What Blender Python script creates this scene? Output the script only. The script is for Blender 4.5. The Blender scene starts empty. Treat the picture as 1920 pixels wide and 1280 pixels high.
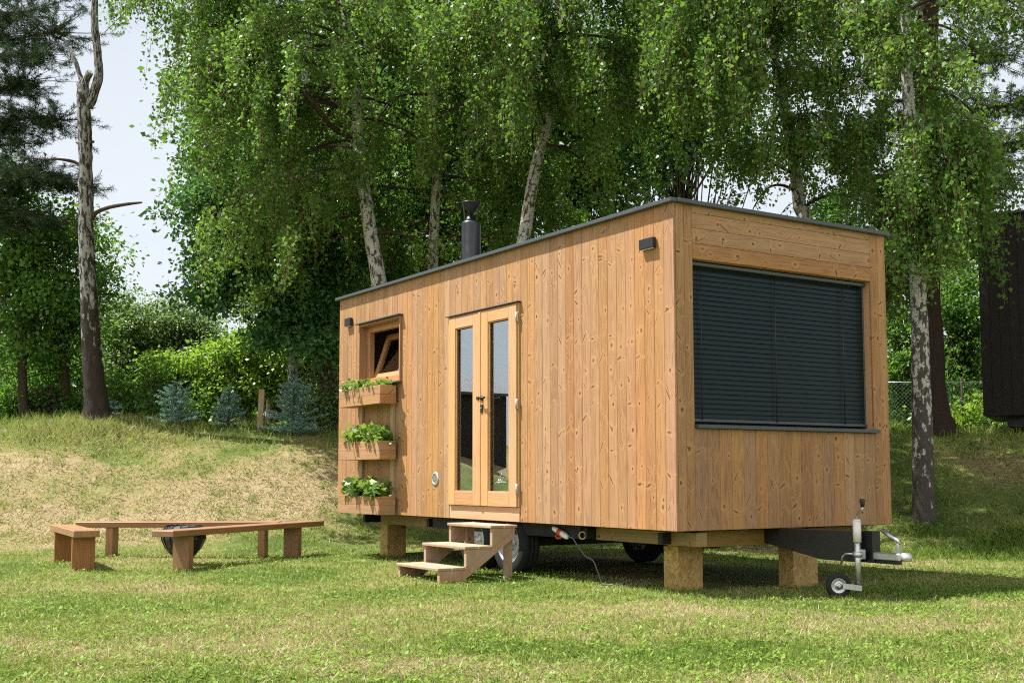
import bpy, math, random
import numpy as np
from mathutils import Vector, Matrix
R = math.radians
C = bpy.context.scene.collection
sc = bpy.context.scene
rng = np.random.default_rng(7)
random.seed(7)

# ------------------------------------------------------------------ camera
FPX, PITCH = 2211.0, 0.0844
cam = bpy.data.cameras.new('camera'); cob = bpy.data.objects.new('camera', cam); C.objects.link(cob)
cam.sensor_fit = 'HORIZONTAL'; cam.sensor_width = 36; cam.lens = FPX / 1920 * 36
cam.shift_y = 64.0 / 1920
cam.clip_start = 0.05; cam.clip_end = 2000
EYE = 0.95
cob.matrix_world = Matrix.Translation((0, 0, EYE)) @ Matrix.Rotation(math.pi / 2 + PITCH, 4, 'X') @ Matrix.Rotation(-0.001, 4, 'Z')
sc.camera = cob

# ------------------------------------------------------------------ world, sun, exposure
EL = R(62); SD = Vector((-0.989 * math.cos(EL), 0.147 * math.cos(EL), math.sin(EL))).normalized()
w = bpy.data.worlds.new('World'); sc.world = w; w.use_nodes = True
nt = w.node_tree; nt.nodes.clear()
out = nt.nodes.new('ShaderNodeOutputWorld'); bg = nt.nodes.new('ShaderNodeBackground')
sky = nt.nodes.new('ShaderNodeTexSky'); sky.sky_type = 'NISHITA'; sky.sun_disc = False
sky.sun_elevation = EL; sky.sun_rotation = math.atan2(SD.x, SD.y)
sky.altitude = 200; sky.air_density = 1.0; sky.dust_density = 2.2; sky.ozone_density = 1.5
tc = nt.nodes.new('ShaderNodeTexCoord')
mp = nt.nodes.new('ShaderNodeMapping'); mp.inputs['Scale'].default_value = (1.2, 1.2, 3.0)
nz = nt.nodes.new('ShaderNodeTexNoise'); nz.inputs['Scale'].default_value = 2.2; nz.inputs['Detail'].default_value = 6; nz.inputs['Roughness'].default_value = 0.55
rp = nt.nodes.new('ShaderNodeMapRange'); rp.inputs[1].default_value = 0.35; rp.inputs[2].default_value = 0.7; rp.inputs[3].default_value = 0.78; rp.inputs[4].default_value = 0.97
mx = nt.nodes.new('ShaderNodeMixRGB'); mx.inputs[2].default_value = (7.4, 7.85, 8.35, 1)
nt.links.new(tc.outputs['Generated'], mp.inputs[0]); nt.links.new(mp.outputs[0], nz.inputs['Vector'])
sx = nt.nodes.new('ShaderNodeSeparateXYZ'); nt.links.new(tc.outputs['Generated'], sx.inputs[0])
hz = nt.nodes.new('ShaderNodeMapRange'); hz.interpolation_type = 'SMOOTHSTEP'; nt.links.new(sx.outputs[2], hz.inputs[0])
for k_, v_ in zip((1, 2, 3, 4), (0.30, 0.50, 1.0, 0.06)): hz.inputs[k_].default_value = v_
ml = nt.nodes.new('ShaderNodeMath'); ml.operation = 'MULTIPLY'
nt.links.new(nz.outputs['Fac'], rp.inputs[0]); nt.links.new(rp.outputs[0], ml.inputs[0]); nt.links.new(hz.outputs[0], ml.inputs[1]); nt.links.new(ml.outputs[0], mx.inputs[0])
nt.links.new(sky.outputs[0], mx.inputs[1])
nz2 = nt.nodes.new('ShaderNodeTexNoise'); nz2.inputs['Scale'].default_value = 1.7; nz2.inputs['Detail'].default_value = 7; nt.links.new(mp.outputs[0], nz2.inputs['Vector'])
cm = nt.nodes.new('ShaderNodeMapRange'); nt.links.new(nz2.outputs['Fac'], cm.inputs[0])
for k_, v_ in zip((1, 2, 3, 4), (0.38, 0.58, 0.0, 0.95)): cm.inputs[k_].default_value = v_
ch_ = nt.nodes.new('ShaderNodeMapRange'); nt.links.new(sx.outputs[2], ch_.inputs[0])
for k_, v_ in zip((1, 2, 3, 4), (0.10, 0.22, 0.0, 1.0)): ch_.inputs[k_].default_value = v_
cmul = nt.nodes.new('ShaderNodeMath'); cmul.operation = 'MULTIPLY'; nt.links.new(cm.outputs[0], cmul.inputs[0]); nt.links.new(ch_.outputs[0], cmul.inputs[1])
# unseen bright cloud bank, added behind the camera to fill the end wall
dr_ = nt.nodes.new('ShaderNodeMapRange'); nt.links.new(sx.outputs[1], dr_.inputs[0])
for k_, v_ in zip((1, 2, 3, 4), (-0.25, -0.6, 0.0, 1.0)): dr_.inputs[k_].default_value = v_
cm2 = nt.nodes.new('ShaderNodeMath'); cm2.operation = 'MULTIPLY'; nt.links.new(cmul.outputs[0], cm2.inputs[0]); nt.links.new(dr_.outputs[0], cm2.inputs[1])
mx2 = nt.nodes.new('ShaderNodeMixRGB'); mx2.inputs[2].default_value = (21.0, 20.4, 19.4, 1)
nt.links.new(cm2.outputs[0], mx2.inputs[0]); nt.links.new(mx.outputs[0], mx2.inputs[1]); nt.links.new(mx2.outputs[0], bg.inputs[0])
bg.inputs['Strength'].default_value = 0.055
nt.links.new(bg.outputs[0], out.inputs[0])
sl = bpy.data.lights.new('sun', 'SUN'); sl.energy = 5.0; sl.angle = R(0.5); sl.color = (1.0, 0.975, 0.935)
so = bpy.data.objects.new('sun', sl); C.objects.link(so)
so.rotation_euler = SD.to_track_quat('Z', 'Y').to_euler(); so.location = (-20, 3, 30)
sc.view_settings.view_transform = 'Standard'; sc.view_settings.look = 'None'
sc.view_settings.exposure = 1.17; sc.view_settings.gamma = 1.0
sc.cycles.max_bounces = 8; sc.cycles.diffuse_bounces = 3; sc.cycles.transmission_bounces = 6; sc.cycles.transparent_max_bounces = 8
sc.cycles.caustics_reflective = False; sc.cycles.caustics_refractive = False
sc.cycles.sample_clamp_indirect = 4.0; sc.cycles.filter_width = 1.15; sc.cycles.use_denoising = False

# ------------------------------------------------------------------ tagging helpers
def tag(o, label=None, cat=None, group=None, kind=None):
    if label: o['label'] = label
    if cat: o['category'] = cat
    if group: o['group'] = group
    if kind: o['kind'] = kind
    return o
def empty(name, loc=(0, 0, 0), rz=0, label=None, cat=None, group=None):
    o = bpy.data.objects.new(name, None); C.objects.link(o); o.empty_display_size = 0.2
    o.location = loc; o.rotation_euler = (0, 0, rz)
    return tag(o, label, cat, group)
def copy_tree(o, parent=None):
    c = o.copy(); C.objects.link(c)
    if parent is not None: c.parent = parent
    for ch in list(o.children): copy_tree(ch, c)
    return c

# ------------------------------------------------------------------ node helper
class NT:
    def __init__(s, name):
        s.m = bpy.data.materials.new(name); s.m.use_nodes = True; s.t = s.m.node_tree; s.t.nodes.clear()
        s.out = s.t.nodes.new('ShaderNodeOutputMaterial')
    def n(s, typ, **kw):
        x = s.t.nodes.new(typ)
        for k, v in kw.items():
            if k.startswith('i_'):
                key = k[2:]; key = int(key) if key.isdigit() else key.replace('_', ' ')
                s.put(x.inputs[key], v)
            else: setattr(x, k, v)
        return x
    def put(s, sock, v):
        if isinstance(v, V): s.t.links.new(v.s, sock)
        elif isinstance(v, bpy.types.NodeSocket): s.t.links.new(v, sock)
        elif v is not None: sock.default_value = v
    def math(s, op, a, b=None, c=None, clamp=False):
        x = s.t.nodes.new('ShaderNodeMath'); x.operation = op; x.use_clamp = clamp
        s.put(x.inputs[0], a)
        if b is not None: s.put(x.inputs[1], b)
        if c is not None: s.put(x.inputs[2], c)
        return V(s, x.outputs[0])
    def xyz(s, a, b, c):
        x = s.t.nodes.new('ShaderNodeCombineXYZ'); s.put(x.inputs[0], a); s.put(x.inputs[1], b); s.put(x.inputs[2], c); return V(s, x.outputs[0])
    def sep(s, v):
        x = s.t.nodes.new('ShaderNodeSeparateXYZ'); s.put(x.inputs[0], v); return [V(s, o) for o in x.outputs]
    def noise(s, v, scale=1, detail=2, rough=0.5, dist=0, col=False):
        x = s.n('ShaderNodeTexNoise'); s.put(x.inputs['Vector'], v); x.inputs['Scale'].default_value = scale
        x.inputs['Detail'].default_value = detail; x.inputs['Roughness'].default_value = rough; x.inputs['Distortion'].default_value = dist
        return V(s, x.outputs['Color' if col else 'Fac'])
    def white(s, v):
        x = s.n('ShaderNodeTexWhiteNoise', noise_dimensions='3D'); s.put(x.inputs['Vector'], v); return [V(s, x.outputs['Value']), V(s, x.outputs['Color'])]
    def ramp(s, f, stops, interp='LINEAR'):
        x = s.n('ShaderNodeValToRGB'); s.put(x.inputs[0], f); x.color_ramp.interpolation = interp
        e = x.color_ramp.elements
        while len(e) < len(stops): e.new(0.5)
        for k, (p, c) in enumerate(stops): e[k].position = p; e[k].color = (*c, 1) if len(c) == 3 else c
        return V(s, x.outputs[0])
    def mix(s, f, a, b, typ='MIX'):
        x = s.n('ShaderNodeMixRGB', blend_type=typ); s.put(x.inputs[0], f); s.put(x.inputs[1], c4(a)); s.put(x.inputs[2], c4(b)); return V(s, x.outputs[0])
    def mr(s, f, a, b, c=0.0, d=1.0, smooth=False):
        x = s.n('ShaderNodeMapRange'); s.put(x.inputs[0], f)
        if smooth: x.interpolation_type = 'SMOOTHSTEP'
        for k, v in zip((1, 2, 3, 4), (a, b, c, d)): s.put(x.inputs[k], v)
        return V(s, x.outputs[0])
    def attr(s, name): return s.n('ShaderNodeAttribute', attribute_name=name)
    def bump(s, h, strength=0.5, dist=0.01):
        x = s.n('ShaderNodeBump'); s.put(x.inputs['Height'], h); x.inputs['Strength'].default_value = strength; x.inputs['Distance'].default_value = dist; return x.outputs[0]
    def princ(s, col, rough=0.6, spec=0.4, metal=0.0, normal=None, coat=0):
        x = s.n('ShaderNodeBsdfPrincipled'); s.put(x.inputs['Base Color'], c4(col)); s.put(x.inputs['Roughness'], rough)
        x.inputs['Specular IOR Level'].default_value = spec; x.inputs['Metallic'].default_value = metal
        if coat: x.inputs['Coat Weight'].default_value = coat
        if normal is not None: s.put(x.inputs['Normal'], normal)
        return x.outputs[0]
    def done(s, sh): s.t.links.new(sh, s.out.inputs['Surface']); return s.m
def c4(c): return (*c, 1) if isinstance(c, tuple) and len(c) == 3 else c
class V:
    def __init__(s, t, sock): s.t = t; s.s = sock
    def __add__(s, o): return s.t.math('ADD', s, o)
    __radd__ = __add__
    def __sub__(s, o): return s.t.math('SUBTRACT', s, o)
    def __rsub__(s, o): return s.t.math('SUBTRACT', o, s)
    def __mul__(s, o): return s.t.math('MULTIPLY', s, o)
    __rmul__ = __mul__
    def __truediv__(s, o): return s.t.math('DIVIDE', s, o)
    def abs(s): return s.t.math('ABSOLUTE', s)
    def frac(s): return s.t.math('FRACT', s)
    def floor(s): return s.t.math('FLOOR', s)
    def sin(s): return s.t.math('SINE', s)
    def exp(s): return s.t.math('EXPONENT', s)

# ------------------------------------------------------------------ materials
def wood(name, light, dark, knots=0.5, ring=0.35, rough=0.62, tone=0.18, knotcol=(0.062, 0.028, 0.013), grey=0.0, bumpk=0.25):
    t = NT(name)
    u, v, _ = t.sep(V(t, t.n('ShaderNodeUVMap', uv_map='UVMap').outputs[0]))
    rc = t.sep(V(t, t.attr('rnd').outputs['Vector'])); r, r2, r3 = rc
    big = t.noise(t.xyz(u * 9.0, v * 0.9, r * 40), 1, 2)
    # spike knots and round knots, one cell along the board each
    kk = None; halo = None
    for (cell, off, size) in ((0.36, 0.0, 1.8), (0.57, 0.37, 1.4), (0.83, 0.71, 2.3)):
        kv = v / cell + r * 19.7 + off
        ci = kv.floor()
        wv, wc = t.white(t.xyz(ci, r * 913.0, off + 3.1)); w1, w2, w3 = t.sep(wc)
        dv = (kv.frac() - (w1 * 0.6 + 0.2)) * cell
        u0 = (w2 - 0.5) * 0.07
        du = u - u0
        # pair of wings, mirrored about the board middle
        au = (u - (w2 - 0.5) * 0.02).abs()
        sgn = t.math('GREATER_THAN', u, 0.0); dw = dv + sgn * (w2 - 0.5) * 0.05 - au * ((w3 - 0.45) * 5.0)
        e1 = t.math('SQRT', t.math('POWER', (au - 0.030) / (0.022 * size), 2.0) + t.math('POWER', dw / (0.0078 * size), 2.0)) + sgn * (w1 - 0.25) * 0.9
        e2 = t.math('SQRT', t.math('POWER', du / (0.0085 * size), 2.0) + t.math('POWER', dv / (0.012 * size), 2.0))
        typ = t.math('GREATER_THAN', wv, 1 - knots * 0.55)
        typ2 = t.math('LESS_THAN', wv, knots * 0.38)
        nzk = t.noise(t.xyz(u, v, r * 9), 90, 2) * 0.6
        k1 = t.mr(e1 + nzk, 1.25, 0.7) * typ; k2 = t.mr(e2 + nzk, 1.3, 0.75) * typ2
        h1 = t.mr(e1, 2.6, 0.9) * typ; h2 = t.mr(e2, 3.0, 1.0) * typ2
        k = t.math('MAXIMUM', k1, k2); h = t.math('MAXIMUM', h1, h2)
        kk = k if kk is None else t.math('MAXIMUM', kk, k); halo = h if halo is None else t.math('MAXIMUM', halo, h)
    warp = t.noise(t.xyz(u * 13.0, v * 0.75, r * 71), 1, 1.5) * 11.0 + halo * 0.9 + u * 30.0
    rings = t.math('POWER', (warp.frac() - 0.5).abs() * 2.0, 2.2)
    fine = t.noise(t.xyz(u * 260.0, v * 5.0, r * 33), 1, 3, 0.65)
    fine2 = t.noise(t.xyz(u * 60.0, v * 1.6, r * 53), 1, 2, 0.6)
    f = rings * ring + (fine - 0.5) * 0.75 + (fine2 - 0.5) * 1.0 + (big - 0.5) * 0.7 + 0.10
    col = t.mix(t.math('ADD', f, 0.0, clamp=True), light, dark)
    hs = t.n('ShaderNodeHueSaturation'); t.put(hs.inputs['Color'], col)
    t.put(hs.inputs['Value'], t.mr(r, 0, 1, 1 - tone, 1 + tone * 0.75)); t.put(hs.inputs['Hue'], t.mr(r2, 0, 1, 0.494, 0.504)); t.put(hs.inputs['Saturation'], t.mr(r3, 0, 1, 0.88, 1.06))
    col = V(t, hs.outputs[0])
    col = t.mix(halo * 0.5, col, tuple(min(1, a * 1.3) for a in light))
    col = t.mix(kk * t.mr(t.noise(t.xyz(u * 3, v * 2.3, r * 60), 1, 1), 0.3, 0.6, 0.7, 1.0), col, knotcol)
    if grey: col = t.mix(t.mr(t.noise(t.xyz(u * 5, v * 3, r * 5), 2, 4, 0.6), 0.4, 0.7) * grey, col, (0.36, 0.31, 0.26))
    nb = t.bump(fine * 0.6 + rings * 0.4 - kk * 0.4, bumpk, 0.002)
    return t.done(t.princ(col, t.mr(fine, 0.3, 0.8, rough - 0.08, rough + 0.12), 0.35, normal=nb))
def plain(name, col, rough=0.5, metal=0.0, spec=0.5, var=0.12, scale=14, bumpk=0.0):
    t = NT(name)
    p = t.n('ShaderNodeTexCoord').outputs['Object']
    n = t.noise(p, scale, 4, 0.6)
    c = t.mix(n, tuple(a * (1 - var) for a in col), tuple(min(1, a * (1 + var)) for a in col))
    nb = t.bump(t.noise(p, scale * 6, 3), bumpk, 0.004) if bumpk else None
    return t.done(t.princ(c, t.mr(n, 0.3, 0.7, max(0.05, rough - 0.1), min(1, rough + 0.1)), spec, metal, nb))
M = {}
M['clad'] = wood('thermo_pine_cladding', (0.39, 0.21, 0.088), (0.19, 0.084, 0.031), 0.70, 0.5, tone=0.14)
M['larch'] = wood('light_larch_joinery', (0.54, 0.315, 0.15), (0.37, 0.185, 0.075), 0.0, 0.35, 0.45, 0.08)
M['sashwood'] = wood('sash_wood', (0.46, 0.25, 0.11), (0.27, 0.125, 0.05), 0.0, 0.35, 0.5, 0.12)
M['plant_box'] = wood('planter_board', (0.39, 0.215, 0.098), (0.21, 0.105, 0.043), 0.15, 0.35, 0.65, 0.12)
M['bench'] = wood('brown_stained_oak', (0.30, 0.148, 0.050), (0.165, 0.074, 0.022), 0.1, 0.45, 0.52, 0.1)
M['step'] = wood('weathered_step_timber', (0.40, 0.25, 0.145), (0.24, 0.135, 0.07), 0.2, 0.4, 0.7, 0.12, grey=0.75)
M['treated'] = wood('treated_green_timber', (0.27, 0.175, 0.05), (0.17, 0.095, 0.022), 0.3, 0.5, 0.6, 0.1)
M['batten'] = wood('pale_batten', (0.42, 0.30, 0.15), (0.30, 0.20, 0.09), 0.1, 0.3, 0.6, 0.1)
M['post'] = wood('fence_post_wood', (0.34, 0.22, 0.13), (0.20, 0.12, 0.07), 0.1, 0.3, 0.8, 0.1, grey=0.6)
M['darkclad'] = wood('dark_brown_cladding', (0.012, 0.008, 0.006), (0.006, 0.004, 0.0035), 0.2, 0.4, 0.8, 0.2)
M['inner'] = wood('interior_plywood', (0.42, 0.28, 0.16), (0.30, 0.19, 0.10), 0.2, 0.3, 0.6, 0.1)
M['anthra'] = plain('anthracite_sheet', (0.052, 0.062, 0.068), 0.38, 0.0, 0.5, 0.1, 6)
M['blind'] = plain('slat_lacquer', (0.0065, 0.016, 0.0185), 0.34, 0.0, 0.22, 0.06, 3)
M['blackm'] = plain('black_painted_steel', (0.012, 0.012, 0.013), 0.42, 0.0, 0.5, 0.2, 20)
M['flue'] = plain('flue_black_enamel', (0.006, 0.007, 0.010), 0.36, 0.0, 0.6, 0.12, 12)
M['chassis'] = plain('chassis_paint', (0.010, 0.010, 0.011), 0.6, 0.0, 0.4, 0.3, 12)
M['galv'] = plain('galvanised_steel', (0.55, 0.57, 0.57), 0.38, 0.85, 0.5, 0.14, 30)
M['alu'] = plain('pale_aluminium', (0.50, 0.50, 0.49), 0.4, 0.6, 0.5, 0.08, 30)
M['rubber'] = plain('tyre_rubber', (0.018, 0.018, 0.019), 0.75, 0.0, 0.3, 0.2, 40, 0.3)
M['rim'] = plain('silver_rim_paint', (0.48, 0.50, 0.52), 0.35, 0.3, 0.5, 0.08, 30)
M['white'] = plain('white_plastic', (0.72, 0.71, 0.66), 0.4, 0.0, 0.5, 0.04, 20)
M['red'] = plain('orange_red_plastic', (0.52, 0.055, 0.015), 0.4)
M['yellow'] = plain('yellow_plastic', (0.50, 0.36, 0.09), 0.45)
M['dark'] = plain('dark_interior', (0.03, 0.028, 0.026), 0.8)
M['soil'] = plain('potting_soil', (0.03, 0.02, 0.013), 0.95, 0, 0.1, 0.4, 60, 0.5)
def m_glass(name, tint, f0):
    t = NT(name); lw = t.n('ShaderNodeLayerWeight'); lw.inputs[0].default_value = 0.5
    g = V(t, lw.outputs['Facing']); fr = t.math('MULTIPLY_ADD', t.math('POWER', g, 5.0), 1 - f0, f0)
    tr = t.n('ShaderNodeBsdfTransparent'); tr.inputs[0].default_value = (*tint, 1)
    gl = t.n('ShaderNodeBsdfGlossy'); gl.inputs['Roughness'].default_value = 0.008; gl.inputs['Color'].default_value = (0.90, 0.94, 0.97, 1)
    mxs = t.n('ShaderNodeMixShader'); t.put(mxs.inputs[0], fr); t.put(mxs.inputs[1], tr.outputs[0]); t.put(mxs.inputs[2], gl.outputs[0])
    return t.done(mxs.outputs[0])
M['glass'] = m_glass('double_glazing', (0.85, 0.9, 0.9), 0.36)
M['glass2'] = m_glass('sash_glazing', (0.85, 0.88, 0.88), 0.10)
def m_osb():
    t = NT('osb_board'); p = t.n('ShaderNodeTexCoord').outputs['Object']
    v = t.n('ShaderNodeTexVoronoi', feature='F1'); nzc = t.noise(p, 14, 3, 0.6, 0, True)
    mv = t.n('ShaderNodeVectorMath', operation='ADD'); t.put(mv.inputs[0], p); sc_ = t.n('ShaderNodeVectorMath', operation='SCALE'); t.put(sc_.inputs[0], nzc); sc_.inputs['Scale'].default_value = 0.10; t.put(mv.inputs[1], sc_.outputs[0])
    mm = t.n('ShaderNodeMapping'); t.put(mm.inputs[0], mv.outputs[0]); mm.inputs['Scale'].default_value = (44, 44, 26); mm.inputs['Rotation'].default_value = (0.3, 0.5, 0.2)
    t.put(v.inputs['Vector'], mm.outputs[0]); v.inputs['Scale'].default_value = 1
    cr, cg, cb = t.sep(V(t, v.outputs['Color']))
    fine = t.noise(p, 130, 3, 0.7)
    col = t.ramp(cr * 0.75 + fine * 0.35, [(0.05, (0.20, 0.10, 0.028)), (0.3, (0.38, 0.235, 0.07)), (0.7, (0.48, 0.32, 0.11)), (1, (0.56, 0.40, 0.17))])
    return t.done(t.princ(col, 0.6, 0.3, normal=t.bump(cr + fine, 0.4, 0.003)))
M['osb'] = m_osb()
def m_bark(name, kind):
    t = NT(name)
    u, v, _ = t.sep(V(t, t.n('ShaderNodeUVMap', uv_map='UVMap').outputs[0]))
    a = u * 6.2832
    ca, sa = t.math('COSINE', a), a.sin()
    if kind == 'birch':
        low = t.mr(t.sep(V(t, t.n('ShaderNodeNewGeometry').outputs['Position']))[2], 0.2, 3.4, 1, 0)
        len1 = t.noise(t.xyz(ca * 1.6, sa * 1.6, v * 26), 1, 2, 0.5)
        lent = t.mr(len1, 0.60, 0.64)
        pt = t.noise(t.xyz(ca * 1.8, sa * 1.8, v * 6.5), 1, 5, 0.66)
        patch = t.mr(pt + low * 0.19, 0.535, 0.565)
        tone = t.noise(t.xyz(ca, sa, v * 7), 1.5, 4, 0.6)
        wht = t.mix(tone, (0.33, 0.31, 0.28), (0.56, 0.545, 0.51))
        blk = t.mix(t.noise(t.xyz(ca * 3, sa * 3, v * 9), 2, 4, 0.7), (0.018, 0.015, 0.013), (0.12, 0.10, 0.085))
        d = t.math('MAXIMUM', lent * 0.85, patch)
        col = t.mix(d, wht, blk); hh = t.noise(t.xyz(ca * 3, sa * 3, v * 12), 1.5, 4, 0.7)
        return t.done(t.princ(col, 0.75, 0.2, normal=t.bump(hh - d * 0.4, 0.6, 0.02)))
    if kind == 'dead':
        low = t.mr(t.sep(V(t, t.n('ShaderNodeNewGeometry').outputs['Position']))[2], 2.2, 4.6, 1, 0)
        pt = t.noise(t.xyz(ca * 2.2, sa * 2.2, v * 5.0), 1, 6, 0.72)
        patch = t.mr(pt + low * 0.24, 0.50, 0.54)
        wht = t.mix(t.noise(t.xyz(ca, sa, v * 9), 2, 4, 0.6), (0.20, 0.19, 0.18), (0.48, 0.47, 0.45))
        rough_ = t.noise(t.xyz(ca * 6, sa * 6, v * 2.6), 1.5, 6, 0.75)
        blk = t.mix(rough_, (0.012, 0.010, 0.009), (0.085, 0.068, 0.055))
        red = t.mr(t.noise(t.xyz(ca * 1.5, sa * 1.5, v * 2.2), 1, 2), 0.66, 0.7) * low
        col = t.mix(patch, wht, blk); col = t.mix(red * 0.35, col, (0.22, 0.09, 0.045))
        return t.done(t.princ(col, 0.85, 0.15, normal=t.bump(rough_ - patch * 0.4, 0.9, 0.04)))
    f = t.noise(t.xyz(ca * 3, sa * 3, v * 3.0), 2, 6, 0.75)
    c1, c2 = {'pine': ((0.014, 0.010, 0.008), (0.060, 0.038, 0.027)), 'brown': ((0.03, 0.022, 0.016), (0.13, 0.095, 0.065)), 'twig': ((0.09, 0.05, 0.03), (0.22, 0.14, 0.09))}[kind]
    return t.done(t.princ(t.mix(f, c1, c2), 0.85, 0.15, normal=t.bump(f, 0.9, 0.03)))
M['birchbark'] = m_bark('birch_bark', 'birch'); M['deadbark'] = m_bark('old_birch_bark', 'dead')
M['pinebark'] = m_bark('pine_bark', 'pine'); M['brownbark'] = m_bark('brown_bark', 'brown'); M['twig'] = m_bark('twig_bark', 'twig')
def m_leaf(name, cols, trans, tmix=0.45, rough=0.42, spec=0.5):
    t = NT(name); a = t.attr('lc'); f = V(t, a.outputs['Fac'])
    col = t.ramp(f, [(i / (len(cols) - 1), c) for i, c in enumerate(cols)])
    p = t.princ(col, rough, spec)
    tr = t.n('ShaderNodeBsdfTranslucent'); t.put(tr.inputs[0], t.mix(0.6, col, trans))
    mxs = t.n('ShaderNodeMixShader'); mxs.inputs[0].default_value = tmix
    t.put(mxs.inputs[1], p); t.put(mxs.inputs[2], tr.outputs[0])
    return t.done(mxs.outputs[0])
M['birchleaf'] = m_leaf('birch_leaf', [(0.036, 0.088, 0.018), (0.085, 0.172, 0.030), (0.20, 0.31, 0.065)], (0.27, 0.48, 0.045), 0.40, 0.44, 0.32)
M['oakleaf'] = m_leaf('oak_leaf', [(0.035, 0.105, 0.036), (0.065, 0.165, 0.052), (0.12, 0.25, 0.075)], (0.16, 0.36, 0.05), 0.38, 0.38, 0.5)
M['mapleleaf'] = m_leaf('maple_leaf', [(0.025, 0.07, 0.016), (0.05, 0.12, 0.024), (0.10, 0.19, 0.032)], (0.18, 0.38, 0.03), 0.45)
M['midleaf'] = m_leaf('young_maple_leaf', [(0.045, 0.115, 0.02), (0.085, 0.185, 0.03), (0.16, 0.28, 0.045)], (0.24, 0.46, 0.04), 0.46)
M['shrubleaf'] = m_leaf('shrub_leaf', [(0.10, 0.19, 0.025), (0.18, 0.30, 0.04), (0.27, 0.39, 0.055)], (0.36, 0.55, 0.05), 0.5)
M['paleleaf'] = m_leaf('pale_leaf', [(0.09, 0.15, 0.05), (0.15, 0.23, 0.075), (0.22, 0.31, 0.10)], (0.28, 0.42, 0.10), 0.45)
M['needle'] = m_leaf('pine_needle', [(0.018, 0.045, 0.020), (0.032, 0.068, 0.028), (0.05, 0.095, 0.036)], (0.06, 0.11, 0.03), 0.2, 0.6, 0.15)
M['spruce'] = m_leaf('spruce_needle', [(0.12, 0.23, 0.19), (0.20, 0.35, 0.29), (0.31, 0.47, 0.40)], (0.22, 0.40, 0.30), 0.25, 0.5)
M['herb'] = m_leaf('herb_leaf', [(0.07, 0.15, 0.03), (0.14, 0.26, 0.05), (0.26, 0.36, 0.06)], (0.30, 0.42, 0.05), 0.42)
M['grass'] = m_leaf('grass_blade', [(0.085, 0.175, 0.020), (0.185, 0.305, 0.034), (0.285, 0.35, 0.075), (0.40, 0.345, 0.17), (0.49, 0.405, 0.25)], (0.38, 0.44, 0.10), 0.35, 0.55, 0.3)

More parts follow.
